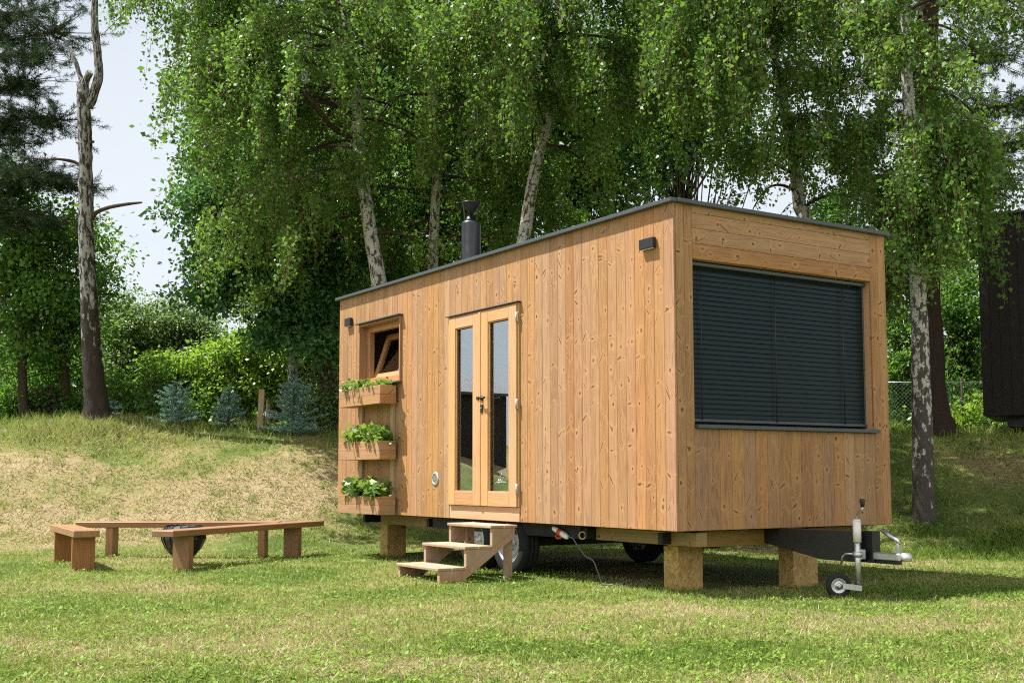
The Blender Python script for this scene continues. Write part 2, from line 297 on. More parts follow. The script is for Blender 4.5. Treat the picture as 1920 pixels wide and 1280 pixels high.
# ------------------------------------------------------------------ mesh builder for solid things
class MB:
    def __init__(s, seed=0): s.v = []; s.f = []; s.uv = []; s.rc = []; s.sm = []; s.rr = random.Random(seed)
    def face(s, idx, uvs, rc, smooth=False): s.f.append(idx); s.uv += uvs; s.rc += [rc] * len(idx); s.sm.append(smooth)
    def box(s, c, d, grain=2, ch=0.0, rot=None, across=None, rc=None):
        """chamfered box, centre c, full size d; uv = (across the board, along the grain)"""
        h = [x / 2 for x in d]; ch = min(ch, min(h) * 0.45); o = len(s.v); P = []
        for sx in (-1, 1):
            for sy in (-1, 1):
                for sz in (-1, 1):
                    sg = (sx, sy, sz)
                    for a in range(3):
                        P.append([sg[k] * (h[k] if k == a else h[k] - ch) for k in range(3)])
        ci = lambda sg, a: ((sg[0] > 0) * 4 + (sg[1] > 0) * 2 + (sg[2] > 0)) * 3 + a
        F = []
        for a in range(3):
            b, e = [k for k in range(3) if k != a]
            for sa in (-1, 1):
                q = []
                for sb, se in ((-1, -1), (1, -1), (1, 1), (-1, 1)):
                    sg = [0, 0, 0]; sg[a] = sa; sg[b] = sb; sg[e] = se; q.append(ci(sg, a))
                F.append((q, a))
        if ch > 0:
            for e in range(3):
                a, b = [k for k in range(3) if k != e]
                for sa in (-1, 1):
                    for sb in (-1, 1):
                        g1 = [0, 0, 0]; g1[a] = sa; g1[b] = sb; g1[e] = -1; g2 = list(g1); g2[e] = 1
                        F.append(([ci(g1, a), ci(g2, a), ci(g2, b), ci(g1, b)], a))
            for sx in (-1, 1):
                for sy in (-1, 1):
                    for sz in (-1, 1): F.append(([ci((sx, sy, sz), k) for k in range(3)], 0))
        rc = rc or (s.rr.random(), s.rr.random(), s.rr.random(), 1.0); vo = s.rr.random() * 5
        if across is None: across = [k for k in range(3) if k != grain][0 if d[[k for k in range(3) if k != grain][0]] >= d[[k for k in range(3) if k != grain][1]] else 1]
        oth = 3 - grain - across
        for q, a in F:
            p = [Vector(P[k]) for k in q]; n = (p[1] - p[0]).cross(p[2] - p[0]); m = sum(p, Vector()) / len(p)
            if n.dot(m) < 0: q = q[::-1]
            uu = across if a == oth else (oth if a == across else across); vv = grain if a != grain else oth
            s.face([o + k for k in q], [(P[k][uu] + (0 if uu == across else 0.03), P[k][vv] + vo) for k in q], rc)
        for p in P:
            p = Vector(p)
            if rot is not None: p = rot @ p
            s.v.append(tuple(p + Vector(c)))
        return s
    def bar(s, a, b, wd, th, up=(0, 0, 1), ch=0.0):
        a, b = Vector(a), Vector(b); z = (b - a).normalized(); x = Vector(up).cross(z)
        if x.length < 1e-4: x = Vector((1, 0, 0)).cross(z)
        x.normalize(); y = z.cross(x)
        rot = Matrix((x, y, z)).transposed()
        return s.box((a + b) / 2, (wd, th, (b - a).length), 2, ch, rot)
    def tube(s, pts, rad, n=10, caps=True, low=None, smooth=True, bumpy=0.0):
        pts = [Vector(p) for p in pts]
        if not hasattr(rad, '__len__'): rad = [rad] * len(pts)
        o = len(s.v); L = 0; Ls = [0]; fr = None
        for i in range(1, len(pts)): L += (pts[i] - pts[i - 1]).length; Ls.append(L)
        r0 = s.rr.random()
        for i, p in enumerate(pts):
            t = (pts[min(i + 1, len(pts) - 1)] - pts[max(i - 1, 0)]).normalized()
            if fr is None: fr = t.orthogonal().normalized()
            fr = (fr - t * fr.dot(t)).normalized(); bn = t.cross(fr)
            for k in range(n):
                a = 2 * math.pi * k / n; rr = rad[i] * (1 + bumpy * (s.rr.random() - 0.5))
                s.v.append(tuple(p + (fr * math.cos(a) + bn * math.sin(a)) * rr))
        for i in range(len(pts) - 1):
            lo = [low[i], low[i + 1]] if low else [0, 0]
            for k in range(n):
                k2 = (k + 1) % n
                s.f.append([o + i * n + k, o + i * n + k2, o + (i + 1) * n + k2, o + (i + 1) * n + k]); s.sm.append(smooth)
                s.uv += [(k / n + r0, Ls[i] + r0 * 7), ((k + 1) / n + r0, Ls[i] + r0 * 7), ((k + 1) / n + r0, Ls[i + 1] + r0 * 7), (k / n + r0, Ls[i + 1] + r0 * 7)]
                s.rc += [(lo[0], 0, 0, 1), (lo[0], 0, 0, 1), (lo[1], 0, 0, 1), (lo[1], 0, 0, 1)]
        if caps:
            for ring, flip in ((0, True), (len(pts) - 1, False)):
                q = [o + ring * n + k for k in range(n)]; q = q[::-1] if flip else q
                s.face(q, [(0.02 * math.cos(6.28 * k / n), 0.02 * math.sin(6.28 * k / n)) for k in range(n)], ((low[ring] if low else 0), 0, 0, 1))
        return s
    def lathe(s, prof, n=32, c=(0, 0, 0), rot=None, smooth=True):
        o = len(s.v); rc = (s.rr.random(), s.rr.random(), s.rr.random(), 1)
        for (r, z) in prof:
            for k in range(n):
                a = 2 * math.pi * k / n; p = Vector((r * math.cos(a), r * math.sin(a), z))
                if rot is not None: p = rot @ p
                s.v.append(tuple(p + Vector(c)))
        for i in range(len(prof) - 1):
            for k in range(n):
                k2 = (k + 1) % n
                s.face([o + i * n + k, o + i * n + k2, o + (i + 1) * n + k2, o + (i + 1) * n + k], [(k / n, i), (k / n, i), (k / n, i), (k / n, i)], rc, smooth)
        return s
    def poly_prism(s, pts, ax, t0, t1, ch=0):
        """pts 2D outline in the two axes other than ax, extruded t0..t1 along ax"""
        o = len(s.v); n = len(pts); rc = (s.rr.random(), s.rr.random(), s.rr.random(), 1)
        for t in (t0, t1):
            for p in pts:
                q = list(p); q.insert(ax, t); s.v.append(tuple(q))
        ar = sum(pts[i][0] * pts[(i + 1) % n][1] - pts[(i + 1) % n][0] * pts[i][1] for i in range(n))
        fl = (ar > 0) != (ax == 1)
        A = list(range(n)); 
        f0 = [o + k for k in (A[::-1] if fl else A)]; f1 = [o + n + k for k in (A if fl else A[::-1])]
        s.face(f0, [tuple(pts[(k - o)]) for k in f0], rc); s.face(f1, [tuple(pts[(k - o - n)]) for k in f1], rc)
        for k in range(n):
            k2 = (k + 1) % n; q = [o + k, o + k2, o + n + k2, o + n + k]
            if not fl: q = q[::-1]
            L = math.dist(pts[k], pts[k2])
            s.face(q, [(0, 0), (0, L), (t1 - t0, L), (t1 - t0, 0)] if fl else [(t1 - t0, 0), (t1 - t0, L), (0, L), (0, 0)], rc)
        return s
    def build(s, name, mat, parent=None, label=None, bevel=None):
        me = bpy.data.meshes.new(name); me.from_pydata(s.v, [], s.f)
        uvl = me.uv_layers.new(name='UVMap'); uvl.data.foreach_set('uv', np.array(s.uv, dtype=np.float32).ravel())
        ca = me.color_attributes.new('rnd', 'FLOAT_COLOR', 'CORNER'); ca.data.foreach_set('color', np.array(s.rc, dtype=np.float32).ravel())
        me.polygons.foreach_set('use_smooth', s.sm); me.materials.append(mat); me.update()
        o = bpy.data.objects.new(name, me); C.objects.link(o); o.parent = parent
        if label: o['label'] = label
        return o

# ------------------------------------------------------------------ leaves as one numpy mesh
def quads(name, V4, lc, mat, parent=None, tri=False):
    """V4: (N,k,3) corners of N faces with k corners, lc (N,)"""
    n, k = V4.shape[:2]
    me = bpy.data.meshes.new(name); me.vertices.add(n * k); me.vertices.foreach_set('co', V4.astype(np.float32).ravel())
    me.loops.add(n * k); me.loops.foreach_set('vertex_index', np.arange(n * k, dtype=np.int32))
    me.polygons.add(n); me.polygons.foreach_set('loop_start', np.arange(0, n * k, k, dtype=np.int32))
    try: me.polygons.foreach_set('loop_total', np.full(n, k, dtype=np.int32))
    except Exception: pass
    a = me.attributes.new('lc', 'FLOAT', 'POINT'); a.data.foreach_set('value', np.repeat(lc.astype(np.float32), k))
    me.update(calc_edges=True); me.materials.append(mat)
    o = bpy.data.objects.new(name, me); C.objects.link(o); o.parent = parent
    return o
def norm(a): return a / (np.linalg.norm(a, axis=-1, keepdims=True) + 1e-9)
def leaf_quads(P, D, L, W, wide=0.38, fold=0.18):
    """P base points (N,3), D axis directions, L length, W width"""
    n = len(P); D = norm(D); r = norm(rng.normal(size=(n, 3))); S = norm(np.cross(D, r)); N = np.cross(S, D)
    L = L[:, None]; W = W[:, None]
    q = np.empty((n, 4, 3)); q[:, 0] = P
    q[:, 1] = P + D * L * wide + S * W / 2 + N * W * fold
    q[:, 2] = P + D * L
    q[:, 3] = P + D * L * wide - S * W / 2 + N * W * fold
    return q

# ------------------------------------------------------------------ terrain
def vnoise(x, y, s, seed):
    x = x / s; y = y / s; xi = np.floor(x).astype(np.int64); yi = np.floor(y).astype(np.int64); fx = x - xi; fy = y - yi
    fx = fx * fx * (3 - 2 * fx); fy = fy * fy * (3 - 2 * fy)
    def h(a, b):
        v = np.sin(a * 127.1 + b * 311.7 + seed * 74.7) * 43758.5453; return v - np.floor(v)
    return (h(xi, yi) * (1 - fx) + h(xi + 1, yi) * fx) * (1 - fy) + (h(xi, yi + 1) * (1 - fx) + h(xi + 1, yi + 1) * fx) * fy
GZ = -0.075
def mound(x, y):
    yf = np.interp(x, [-30, -8, -3, -1, 1, 3, 5, 8, 12, 30], [15.6, 16.3, 16.9, 18.2, 18.2, 16.4, 14.2, 13.8, 13.5, 13.5])
    wd = np.interp(x, [-8, 0, 6, 12], [5.2, 4.8, 5.6, 5.8])
    s = np.clip((y - yf) / wd, 0, 1); return s * s * (3 - 2 * s) * 0.75 + s * 0.25
def HT(x, y):
    x = np.asarray(x, float); y = np.asarray(y, float); m = mound(x, y)
    top = np.interp(x, [-12, -7, -3, 2, 8], [1.9, 1.95, 1.86, 1.8, 1.78])
    z = GZ + m * top
    z = z - np.clip((y - 24) / 30, 0, 1) * 1.2
    near = np.clip(1 - (np.hypot(x, y - 12) - 16) / 12, 0, 1)
    z = z + near * (m * (vnoise(x, y, 1.3, 3) - 0.5) * 0.22 + m * (vnoise(x, y, 0.45, 9) - 0.5) * 0.09 + (vnoise(x, y, 0.8, 5) - 0.5) * 0.025)
    z = z + m * 0.16 * np.exp(-((x + 7.4) ** 2 + (y - 21.1) ** 2) / 0.8)
    return z
def dryness(x, y):
    m = mound(x, y)
    a = 0.50 * vnoise(x, y, 1.15, 21) + 0.30 * vnoise(x + 0.4 * vnoise(x, y, .3, 2), y, 0.42, 22) + 0.20 * vnoise(x, y, 0.14, 23)
    d = (a - 0.5) * 1.35 + 0.33
    for (cx_, cy_, r_, a_) in ((-1.8, 7.1, .55, .4), (1.3, 9.0, .7, .35), (2.6, 8.7, .6, .4), (-0.3, 6.5, .35, .45), (-0.9, 6.25, .4, .3), (-3.9, 10.8, .5, .3), (-3.0, 10.9, .4, .35), (2.2, 6.0, .5, .35), (-1.35, 11.25, .55, .4), (3.9, 9.5, .5, .3), (0.6, 7.6, .4, .25)):
        d = d + a_ * np.exp(-(((x - cx_) / 1.6) ** 2 + (y - cy_) ** 2) / (r_ * r_ * .6))
    left = np.clip((1.5 - x) / 3, 0, 1)
    slope = np.clip(m * 5, 0, 1) * np.clip((0.86 - m) * 6, 0, 1)
    d = d + slope * ((0.26 + 0.5 * (vnoise(x, y, 1.9, 61) - 0.45)) * left + 0.03 * (1 - left)) - 0.25 * np.clip((m - 0.86) * 8, 0, 1)
    return np.clip(d, 0, 1)
def axis_pts(lo, hi, step, far):
    a = list(np.arange(lo, hi + 1e-6, step)); g = step; x = hi
    up = []
    while x < far: g *= 1.35; x += g; up.append(x)
    g = step; x = lo; dn = []
    while x > -far: g *= 1.35; x -= g; dn.append(x)
    return np.array(dn[::-1] + a + up)
gx = axis_pts(-13, 13, 0.11, 600); gy = axis_pts(3, 25, 0.11, 600)
XX, YY = np.meshgrid(gx, gy); ZZ = HT(XX, YY); nx, ny = len(gx), len(gy)
me = bpy.data.meshes.new('ground'); me.vertices.add(nx * ny); me.vertices.foreach_set('co', np.stack([XX, YY, ZZ], -1).astype(np.float32).ravel())
ii = (np.arange(ny - 1)[:, None] * nx + np.arange(nx - 1)[None]).ravel()
q = np.stack([ii, ii + 1, ii + nx + 1, ii + nx], -1).astype(np.int32)
me.loops.add(q.size); me.loops.foreach_set('vertex_index', q.ravel()); me.polygons.add(len(q)); me.polygons.foreach_set('loop_start', np.arange(0, q.size, 4, dtype=np.int32))
me.polygons.foreach_set('use_smooth', [True] * len(q))
a = me.attributes.new('dry', 'FLOAT', 'POINT'); a.data.foreach_set('value', dryness(XX, YY).astype(np.float32).ravel())
me.update(calc_edges=True)
t = NT('turf_soil'); dry = V(t, t.attr('dry').outputs['Fac']); P = t.n('ShaderNodeNewGeometry').outputs['Position']
f1 = t.noise(P, 9, 5, 0.7); f2 = t.noise(P, 70, 4, 0.7); f3 = t.noise(P, 260, 3, 0.7)
g = dry + (f1 - 0.5) * 0.5 + (f2 - 0.5) * 0.7
col = t.ramp(g, [(0.0, (0.07, 0.11, 0.022)), (0.35, (0.15, 0.18, 0.045)), (0.65, (0.30, 0.235, 0.115)), (1.0, (0.37, 0.28, 0.165))])
col = t.mix(t.mr(f3, 0.62, 0.75) * 0.6, col, (0.09, 0.062, 0.04)); col = t.mix(t.mr(f3, 0.42, 0.3) * 0.5, col, (0.42, 0.34, 0.20))
me.materials.append(t.done(t.princ(col, 0.9, 0.15, normal=t.bump(f2 + f3, 0.8, 0.02))))
go = bpy.data.objects.new('ground', me); C.objects.link(go); tag(go, 'grassy ground with a low bank behind the wooden house', None, None, 'structure')

# ------------------------------------------------------------------ the tiny house
HB = 0.482                                    # underside of the walls above datum
HO = Vector((1.3813, 9.9491, HB)); YAW = -0.9973
H, L, W = 2.80, 6.79, 2.70
house = empty('tiny_house', HO, YAW, 'long wooden tiny house on wheels with a closed dark blind on its end wall', 'tiny house')
EX = Vector((math.cos(YAW), math.sin(YAW), 0)); EY = Vector((-math.sin(YAW), math.cos(YAW), 0))
def hw(x, y, z=0.0): return HO + EX * x + EY * y + Vector((0, 0, z))
T = 0.022; G_ = 0.0022
def vboards(mb, x0, x1, z0, z1, axis, face, wdt=0.13):
    """vertical boards between x0,x1 on the plane y=0 (axis 0) or x=0 (axis 1)"""
    n = max(1, round((x1 - x0) / wdt)); bw = (x1 - x0) / n
    for k in range(n):
        c = x0 + (k + 0.5) * bw; j = mb.rr.uniform(0, 0.0015)
        if axis == 0: mb.box((c, face + T / 2 + j, (z0 + z1) / 2), (bw - G_, T, z1 - z0), 2, 0.0022, across=0)
        else: mb.box((face - T / 2 - j, c, (z0 + z1) / 2), (T, bw - G_, z1 - z0), 2, 0.0022, across=1)
DX0, DX1, DZ1 = -3.836, -2.392, 2.235
WX0, WX1, WZ0, WZ1 = -6.145, -4.99, 1.60, 2.40
mb = MB(3)
for (a_, b_) in ((-L, WX0), (WX1, DX0)): vboards(mb, a_, b_, 0, H, 0, 0)
vboards(mb, WX0, WX1, 0, WZ0, 0, 0); vboards(mb, WX0, WX1, WZ1, H, 0, 0); vboards(mb, DX0, DX1, DZ1, H, 0, 0)
vboards(mb, DX1, 0, 0, H, 0, 0)
mb.build('long_wall_cladding', M['clad'], house)
mb = MB(11); mb.rr = random.Random(11)
vboards(mb, T + 0.003, 0.214, 0, H, 1, 0, 0.1); vboards(mb, 2.486, W, 0, H, 1, 0, 0.11)
vboards(mb, 0.214, 2.486, 0, 0.867, 1, 0, 0.142)
for (z0, z1) in ((2.334, 2.468), (2.468, 2.602), (2.602, 2.736), (2.736, H)):
    mb.box((-T / 2, 1.35, (z0 + z1) / 2), (T, 2.272 - G_, z1 - z0 - G_), 1, 0.0022, across=2)
mb.build('end_wall_cladding', M['clad'], house)
mb = MB(5)
mb.box((-L / 2, W - 0.012, H / 2), (L, 0.024, H), 2); mb.box((-L + 0.012, W / 2, H / 2), (0.024, W - 0.06, H), 2)
mb.build('rear_wall_cladding', M['clad'], house)
# dark shell just behind the cladding so nothing shines through the joints, floor and interior lining
mb = MB(6); y0 = T + 0.008
def shell(x0, x1, z0, z1): mb.box(((x0 + x1) / 2, y0 + 0.03, (z0 + z1) / 2), (x1 - x0, 0.06, z1 - z0), 2)
shell(-L + .03, WX0, 0.01, H - .02); shell(WX0, WX1, 0.01, WZ0); shell(WX0, WX1, WZ1, H - .02); shell(WX1, DX0, 0.01, H - .02); shell(DX0, DX1, DZ1, H - .02); shell(DX1, -0.035, 0.01, H - .02)
mb.box((-0.065, W / 2, 0.44), (0.06, W - 0.2, 0.84), 2); mb.box((-0.065, W / 2, 2.57), (0.06, W - 0.2, 0.42), 2)
mb.box((-0.065, 0.165, 1.6), (0.06, 0.09, 1.38), 2); mb.box((-0.065, 2.58, 1.6), (0.06, 0.1, 1.38), 2)
mb.build('wall_core', M['dark'], house)
mb = MB(7); mb.box((-L / 2, W / 2, 0.02), (L - 0.08, W - 0.08, 0.05), 0); mb.build('floor_deck', M['chassis'], house)
mb = MB(8)
mb.box((-L / 2, W - 0.06, 1.35), (L - 0.3, 0.03, 2.5), 2); mb.box((-4.05, 1.5, 1.2), (0.05, 1.9, 2.3), 2)
mb.box((-3.35, 2.2, 0.5), (1.3, 0.6, 0.9), 2); mb.box((-2.2, 2.0, 1.2), (0.05, 1.2, 2.3), 2)
mb.build('inner_lining', M['inner'], house)
mb = MB(9); mb.box((-3.3, 2.15, 0.98), (1.36, 0.66, 0.04), 0); mb.box((-3.0, 2.25, 1.9), (0.7, 0.35, 0.6), 2); mb.box((-3.45, 0.9, 0.30), (0.38, 0.34, 0.42), 2); mb.build('kitchen_unit', M['dark'], house)
# roof: cap flashing all round, membrane inside
mb = MB(10); o_ = 0.036
mb.box((-L / 2, -o_ / 2 + 0.02, H + 0.016), (L + 2 * o_, 0.115, 0.034), 0, 0.003)
mb.box((-L / 2, W + o_ / 2 - 0.02, H + 0.016), (L + 2 * o_, 0.115, 0.034), 0, 0.003)
mb.box((o_ / 2 - 0.02, W / 2, H + 0.0155), (0.115, W - 0.045, 0.034), 1, 0.003)
mb.box((-L - o_ / 2 + 0.02, W / 2, H + 0.0155), (0.115, W - 0.045, 0.034), 1, 0.003)
roof = mb.build('roof_cap', M['anthra'], house)
mb = MB(1); mb.box((-L / 2, W / 2, H - 0.02), (L - 0.12, W - 0.12, 0.03), 0); mb.build('roof_sheet', M['anthra'], house)
# chimney
mb = MB(1); CX, CY = -4.93, 0.93
mb.lathe([(0.0, 2.79), (0.165, 2.79), (0.165, 2.83), (0.128, 2.86), (0.122, 2.87), (0.122, 3.61), (0.118, 3.63), (0.07, 3.645), (0.06, 3.70), (0.0, 3.70)], 36, (CX, CY, 0))
ch = mb.build('chimney_pipe', M['flue'], house)
mb = MB(1); mb.lathe([(0.0, 3.70), (0.03, 3.74), (0.125, 3.87), (0.13, 3.885), (0.0, 3.89)], 32, (CX, CY, 0))
for k in range(3):
    a = 2.1 * k + 0.5; mb.bar((CX + .085 * math.cos(a), CY + .085 * math.sin(a), 3.63), (CX + .12 * math.cos(a), CY + .12 * math.sin(a), 3.875), 0.018, 0.004)
mb.build('rain_cap', M['flue'], ch)
# wall lamps
for (x0, x1, z0, z1, d) in ((-0.415, -0.222, 2.444, 2.535, 0.042), (-6.54, -6.375, 2.42, 2.525, 0.045)):
    mb = MB(1); mb.box(((x0 + x1) / 2, -d / 2 - 0.004, (z0 + z1) / 2), (x1 - x0, d, z1 - z0), 0, 0.004); lp = mb.build('wall_lamp', M['blackm'], house)
    mb = MB(1); mb.box(((x0 + x1) / 2, -d / 2 - 0.004, z0 - 0.003), (x1 - x0 - .03, d - .03, 0.006), 0); mb.build('lamp_lens', M['white'], lp)
# round vent
RX = Matrix.Rotation(math.pi / 2, 3, 'X')
mb = MB(1); mb.lathe([(0.052, 0.0), (0.052, 0.006), (0.060, 0.012), (0.074, 0.008), (0.077, 0.0)], 36, (-4.15, -0.001, 0.431), RX)
vt = mb.build('air_vent', M['alu'], house)
mb = MB(1)
for k in range(9):
    z = -0.044 + k * 0.011; hx = math.sqrt(max(0.0005, 0.052 ** 2 - z * z)); mb.bar((-4.15 - hx, -0.005, 0.431 + z), (-4.15 + hx, -0.005, 0.431 + z), 0.007, 0.006)
mb.lathe([(0.0, 0.0), (0.053, 0.0)], 30, (-4.15, -0.0015, 0.431), RX)
mb.build('vent_grille', M['galv'], vt)
# --- door
fl = MB(1); fl.box(((DX0 + DX1) / 2, -0.022, DZ1 + 0.004), (DX1 - DX0 + 0.05, 0.055, 0.008), 0); fl.build('drip_flashing', M['anthra'], house)
mb = MB(21); th = 0.07
mb.box((DX0 + 0.021, 0.012, 1.19), (0.038, 0.06, 2.08), 2, 0.002); mb.box((DX1 - 0.013, 0.012, 1.19), (0.022, 0.06, 2.08), 2, 0.002)
mb.box(((DX0 + DX1) / 2, 0.012, DZ1 - 0.014), (DX1 - DX0 - 0.07, 0.06, 0.022), 0, 0.002)
mb.box(((DX0 + DX1) / 2, 0.03, 0.1), (DX1 - DX0 - 0.08, 0.06, 0.09), 0, 0.002)
mb.build('door_frame', M['larch'], house)
mb = MB(22); mb.box(((DX0 + DX1) / 2 + .01, 0.006, 0.074), (DX1 - DX0 - 0.03, 0.03, 0.146), 0, 0.003, across=2); mb.build('threshold_board', M['larch'], house)
def leaf(x0, x1, g0, g1, gz0, gz1, z0, z1, seed, lab):
    mb = MB(seed); y = -0.008; ty = 0.056
    mb.box(((x0 + g0) / 2, y, (z0 + z1) / 2), (g0 - x0, ty, z1 - z0), 2, 0.003, across=0)
    mb.box(((g1 + x1) / 2, y, (z0 + z1) / 2), (x1 - g1, ty, z1 - z0), 2, 0.003, across=0)
    mb.box(((g0 + g1) / 2, y + 0.001, (gz1 + z1) / 2), (g1 - g0 - .001, ty, z1 - gz1), 0, 0.002, across=2)
    mb.box(((g0 + g1) / 2, y + 0.001, (gz0 + z0) / 2), (g1 - g0 - .001, ty, gz0 - z0), 0, 0.002, across=2)
    lf = mb.build('door_leaf', M['larch'], house, lab)
    mb = MB(seed + 50); b = 0.012                       # glazing beads
    mb.bar((g0 + b / 2, -0.018, gz0), (g0 + b / 2, -0.018, gz1), b, 0.02); mb.bar((g1 - b / 2, -0.018, gz0), (g1 - b / 2, -0.018, gz1), b, 0.02)
    mb.bar((g0, -0.016, gz1 - b / 2), (g1, -0.016, gz1 - b / 2), b, 0.02, (0, 1, 0)); mb.bar((g0, -0.020, gz0 + b / 2), (g1, -0.020, gz0 + b / 2), 0.014, 0.024, (0, 1, 0))
    mb.build('glazing_bead', M['larch'], lf)
    mb = MB(1); mb.box(((g0 + g1) / 2, 0.004, (gz0 + gz1) / 2), (g1 - g0, 0.004, gz1 - gz0), 2); mb.build('pane', M['glass'], lf)
    return lf
l1 = leaf(-3.792, -3.142, -3.655, -3.275, 0.295, 2.09, 0.15, 2.212, 23, None)
l2 = leaf(-3.118, -2.412, -2.965, -2.560, 0.295, 2.09, 0.15, 2.216, 27, None)
mb = MB(29); mb.box((-3.130, -0.032, 1.182), (0.048, 0.022, 2.06), 2, 0.003); mb.build('astragal', M['larch'], l2)
mb = MB(1)
mb.box((-3.075, -0.041, 1.285), (0.05, 0.01, 0.05), 2, 0.002); mb.tube([(-3.075, -0.04, 1.285), (-3.075, -0.095, 1.285)], 0.011, 12)
mb.tube([(-3.075, -0.092, 1.285), (-2.93, -0.095, 1.285)], 0.0105, 12); mb.box((-3.15, -0.046, 1.29), (0.05, 0.012, 0.035), 2, 0.002)
mb.build('door_handle', M['blackm'], l2)
mb = MB(1); mb.box((-3.078, -0.041, 1.175), (0.045, 0.012, 0.085), 2, 0.003); hk = mb.build('lock_plate', M['blackm'], l2)
mb = MB(1); mb.tube([(-3.078, -0.046, 1.182), (-3.078, -0.052, 1.182)], 0.008, 12); mb.build('lock_cylinder', M['galv'], hk)
for z in (2.08, 1.19, 0.33):
    mb = MB(1); mb.tube([(-2.404, -0.041, z - 0.05), (-2.404, -0.041, z + 0.05)], 0.0085, 10); mb.box((-2.402, -0.030, z), (0.03, 0.012, 0.10), 2, 0.002); mb.build('door_hinge', M['alu'], l2)
# thin scribbled mark on the right pane
mb = MB(1); bx_, bz_ = -2.78, 0.40; yy = -0.0005
mb.tube([(bx_ - .085, yy, bz_ - .012), (bx_ - .04, yy, bz_ + .002), (bx_, yy, bz_ - .006), (bx_ + .05, yy, bz_ + .004), (bx_ + .12, yy, bz_ + .002)], 0.0022, 5)
mb.tube([(bx_ - .02, yy, bz_ - .03), (bx_ - .01, yy, bz_ + .01), (bx_ + .01, yy, bz_ + .05), (bx_ + .035, yy, bz_ + .09)], 0.0022, 5)
mb.tube([(bx_ - .05, yy, bz_ + .01), (bx_ - .03, yy, bz_ + .03), (bx_ - .02, yy, bz_ + .012), (bx_ + .01, yy, bz_ + .03), (bx_ + .03, yy, bz_ + .008), (bx_ + .06, yy, bz_ + .035), (bx_ + .075, yy, bz_ + .055)], 0.0018, 5)
mb.build('scribble_logo', M['white'], l2)
# --- small window
fl = MB(1); fl.box(((WX0 + WX1) / 2, -0.03, WZ1 + 0.006), (WX1 - WX0 + 0.06, 0.085, 0.014), 0, 0.002); fl.build('window_flashing', M['anthra'], house)
fl = MB(1); fl.box(((WX0 + WX1) / 2, -0.02, WZ0 - 0.008), (WX1 - WX0 + 0.03, 0.12, 0.014), 0, 0.002); fl.build('window_sill', M['anthra'], house)
mb = MB(31); d0, d1 = -0.028, 0.15; c = (d0 + d1) / 2; dd = d1 - d0
mb.box((WX0 + 0.015, c, 2.0), (0.026, dd, WZ1 - WZ0 - .004), 2, 0.002); mb.box((WX1 - 0.015, c, 2.0), (0.026, dd, WZ1 - WZ0 - .004), 2, 0.002)
mb.box(((WX0 + WX1) / 2, c, WZ1 - 0.017), (WX1 - WX0 - .058, dd, 0.026), 0, 0.002); mb.box(((WX0 + WX1) / 2, c, WZ0 + 0.017), (WX1 - WX0 - .058, dd, 0.026), 0, 0.002)
mb.build('window_casing', M['plant_box'], house)
mb = MB(32); ix0, ix1, iz0, iz1 = WX0 + .03, WX1 - .03, WZ0 + .03, WZ1 - .03; fw = 0.075; y = 0.115
for (a_, b_) in ((ix0, ix0 + fw), (ix1 - fw, ix1)): mb.box(((a_ + b_) / 2, y, (iz0 + iz1) / 2), (b_ - a_, 0.07, iz1 - iz0), 2, 0.003)
for (a_, b_) in ((iz0, iz0 + fw), (iz1 - fw, iz1)): mb.box(((ix0 + ix1) / 2, y + .001, (a_ + b_) / 2), (ix1 - ix0 - 2 * fw, 0.07, b_ - a_), 0, 0.003)
wf = mb.build('window_frame', M['sashwood'], house)
# tilted sash: hinged at its foot, leaning inwards
sash = empty('window_sash', ((ix0 + ix1) / 2, 0.16, iz0 + 0.06)); sash.parent = house; sash.rotation_euler = (R(-19), 0, 0)
sw, sh_ = (ix1 - ix0) - 0.12, (iz1 - iz0) - 0.12
mb = MB(33)
for sgn in (-1, 1): mb.box((sgn * (sw / 2 - 0.035), 0, sh_ / 2), (0.07, 0.055, sh_), 2, 0.003)
mb.box((0, 0.001, 0.035), (sw - .14, 0.055, 0.07), 0, 0.003); mb.box((0, 0.001, sh_ - 0.035), (sw - .14, 0.055, 0.07), 0, 0.003)
mb.build('sash_frame', M['sashwood'], sash)
mb = MB(1); mb.box((0, 0, sh_ / 2), (sw - .14, 0.004, sh_ - .14), 2); mb.build('sash_pane', M['glass2'], sash)
mb = MB(1); mb.bar((-0.48, 0.13, 0.60), (-0.46, -0.02, 0.47), 0.012, 0.008); mb.build('stay_arm', M['galv'], sash)
# --- end window: venetian blind in its recess
bl = MB(41); y0_, y1_ = 0.222, 2.478; zt, zb = 2.325, 0.925
nsl = 30
for k in range(nsl):
    z = zb + 0.04 + (k + 0.5) * (zt - zb - 0.10) / nsl
    o = len(bl.v); prof = []
    for q_ in range(6):
        s_ = (q_ / 5 - 0.5); prof.append((-0.098 + 0.005 * s_ * 2 + 0.0045 * (1 - 4 * s_ * s_), z - s_ * 0.050))
    for yy in (y0_, y1_):
        for (px, pz) in prof: bl.v.append((px, yy, pz))
    for q_ in range(5):
        bl.face([o + q_, o + 6 + q_, o + 7 + q_, o + 1 + q_], [(0, 0)] * 4, (0, 0, 0, 1), True)
blind = bl.build('blind_slats', M['blind'], house)
MB(1).box((-0.098, 1.35, zb + 0.018), (0.05, y1_ - y0_, 0.028), 1, 0.003).build('bottom_rail', M['anthra'], blind); MB(1).box((-0.09, 1.35, zt - 0.02), (0.07, y1_ - y0_, 0.03), 1, 0.003).build('head_rail', M['anthra'], blind)
for yy in (0.36, 1.262, 2.16): MB(1).tube([(-0.068, yy, zb + .02), (-0.068, yy, zt - .02)], 0.004, 6).build('blind_cord', M['blackm'], blind)
for yy in (2.472, 0.228): MB(1).box((-0.102, yy, 1.62), (0.03, 0.014, 1.4), 2, 0.003).build('guide_rail', M['anthra'], blind)
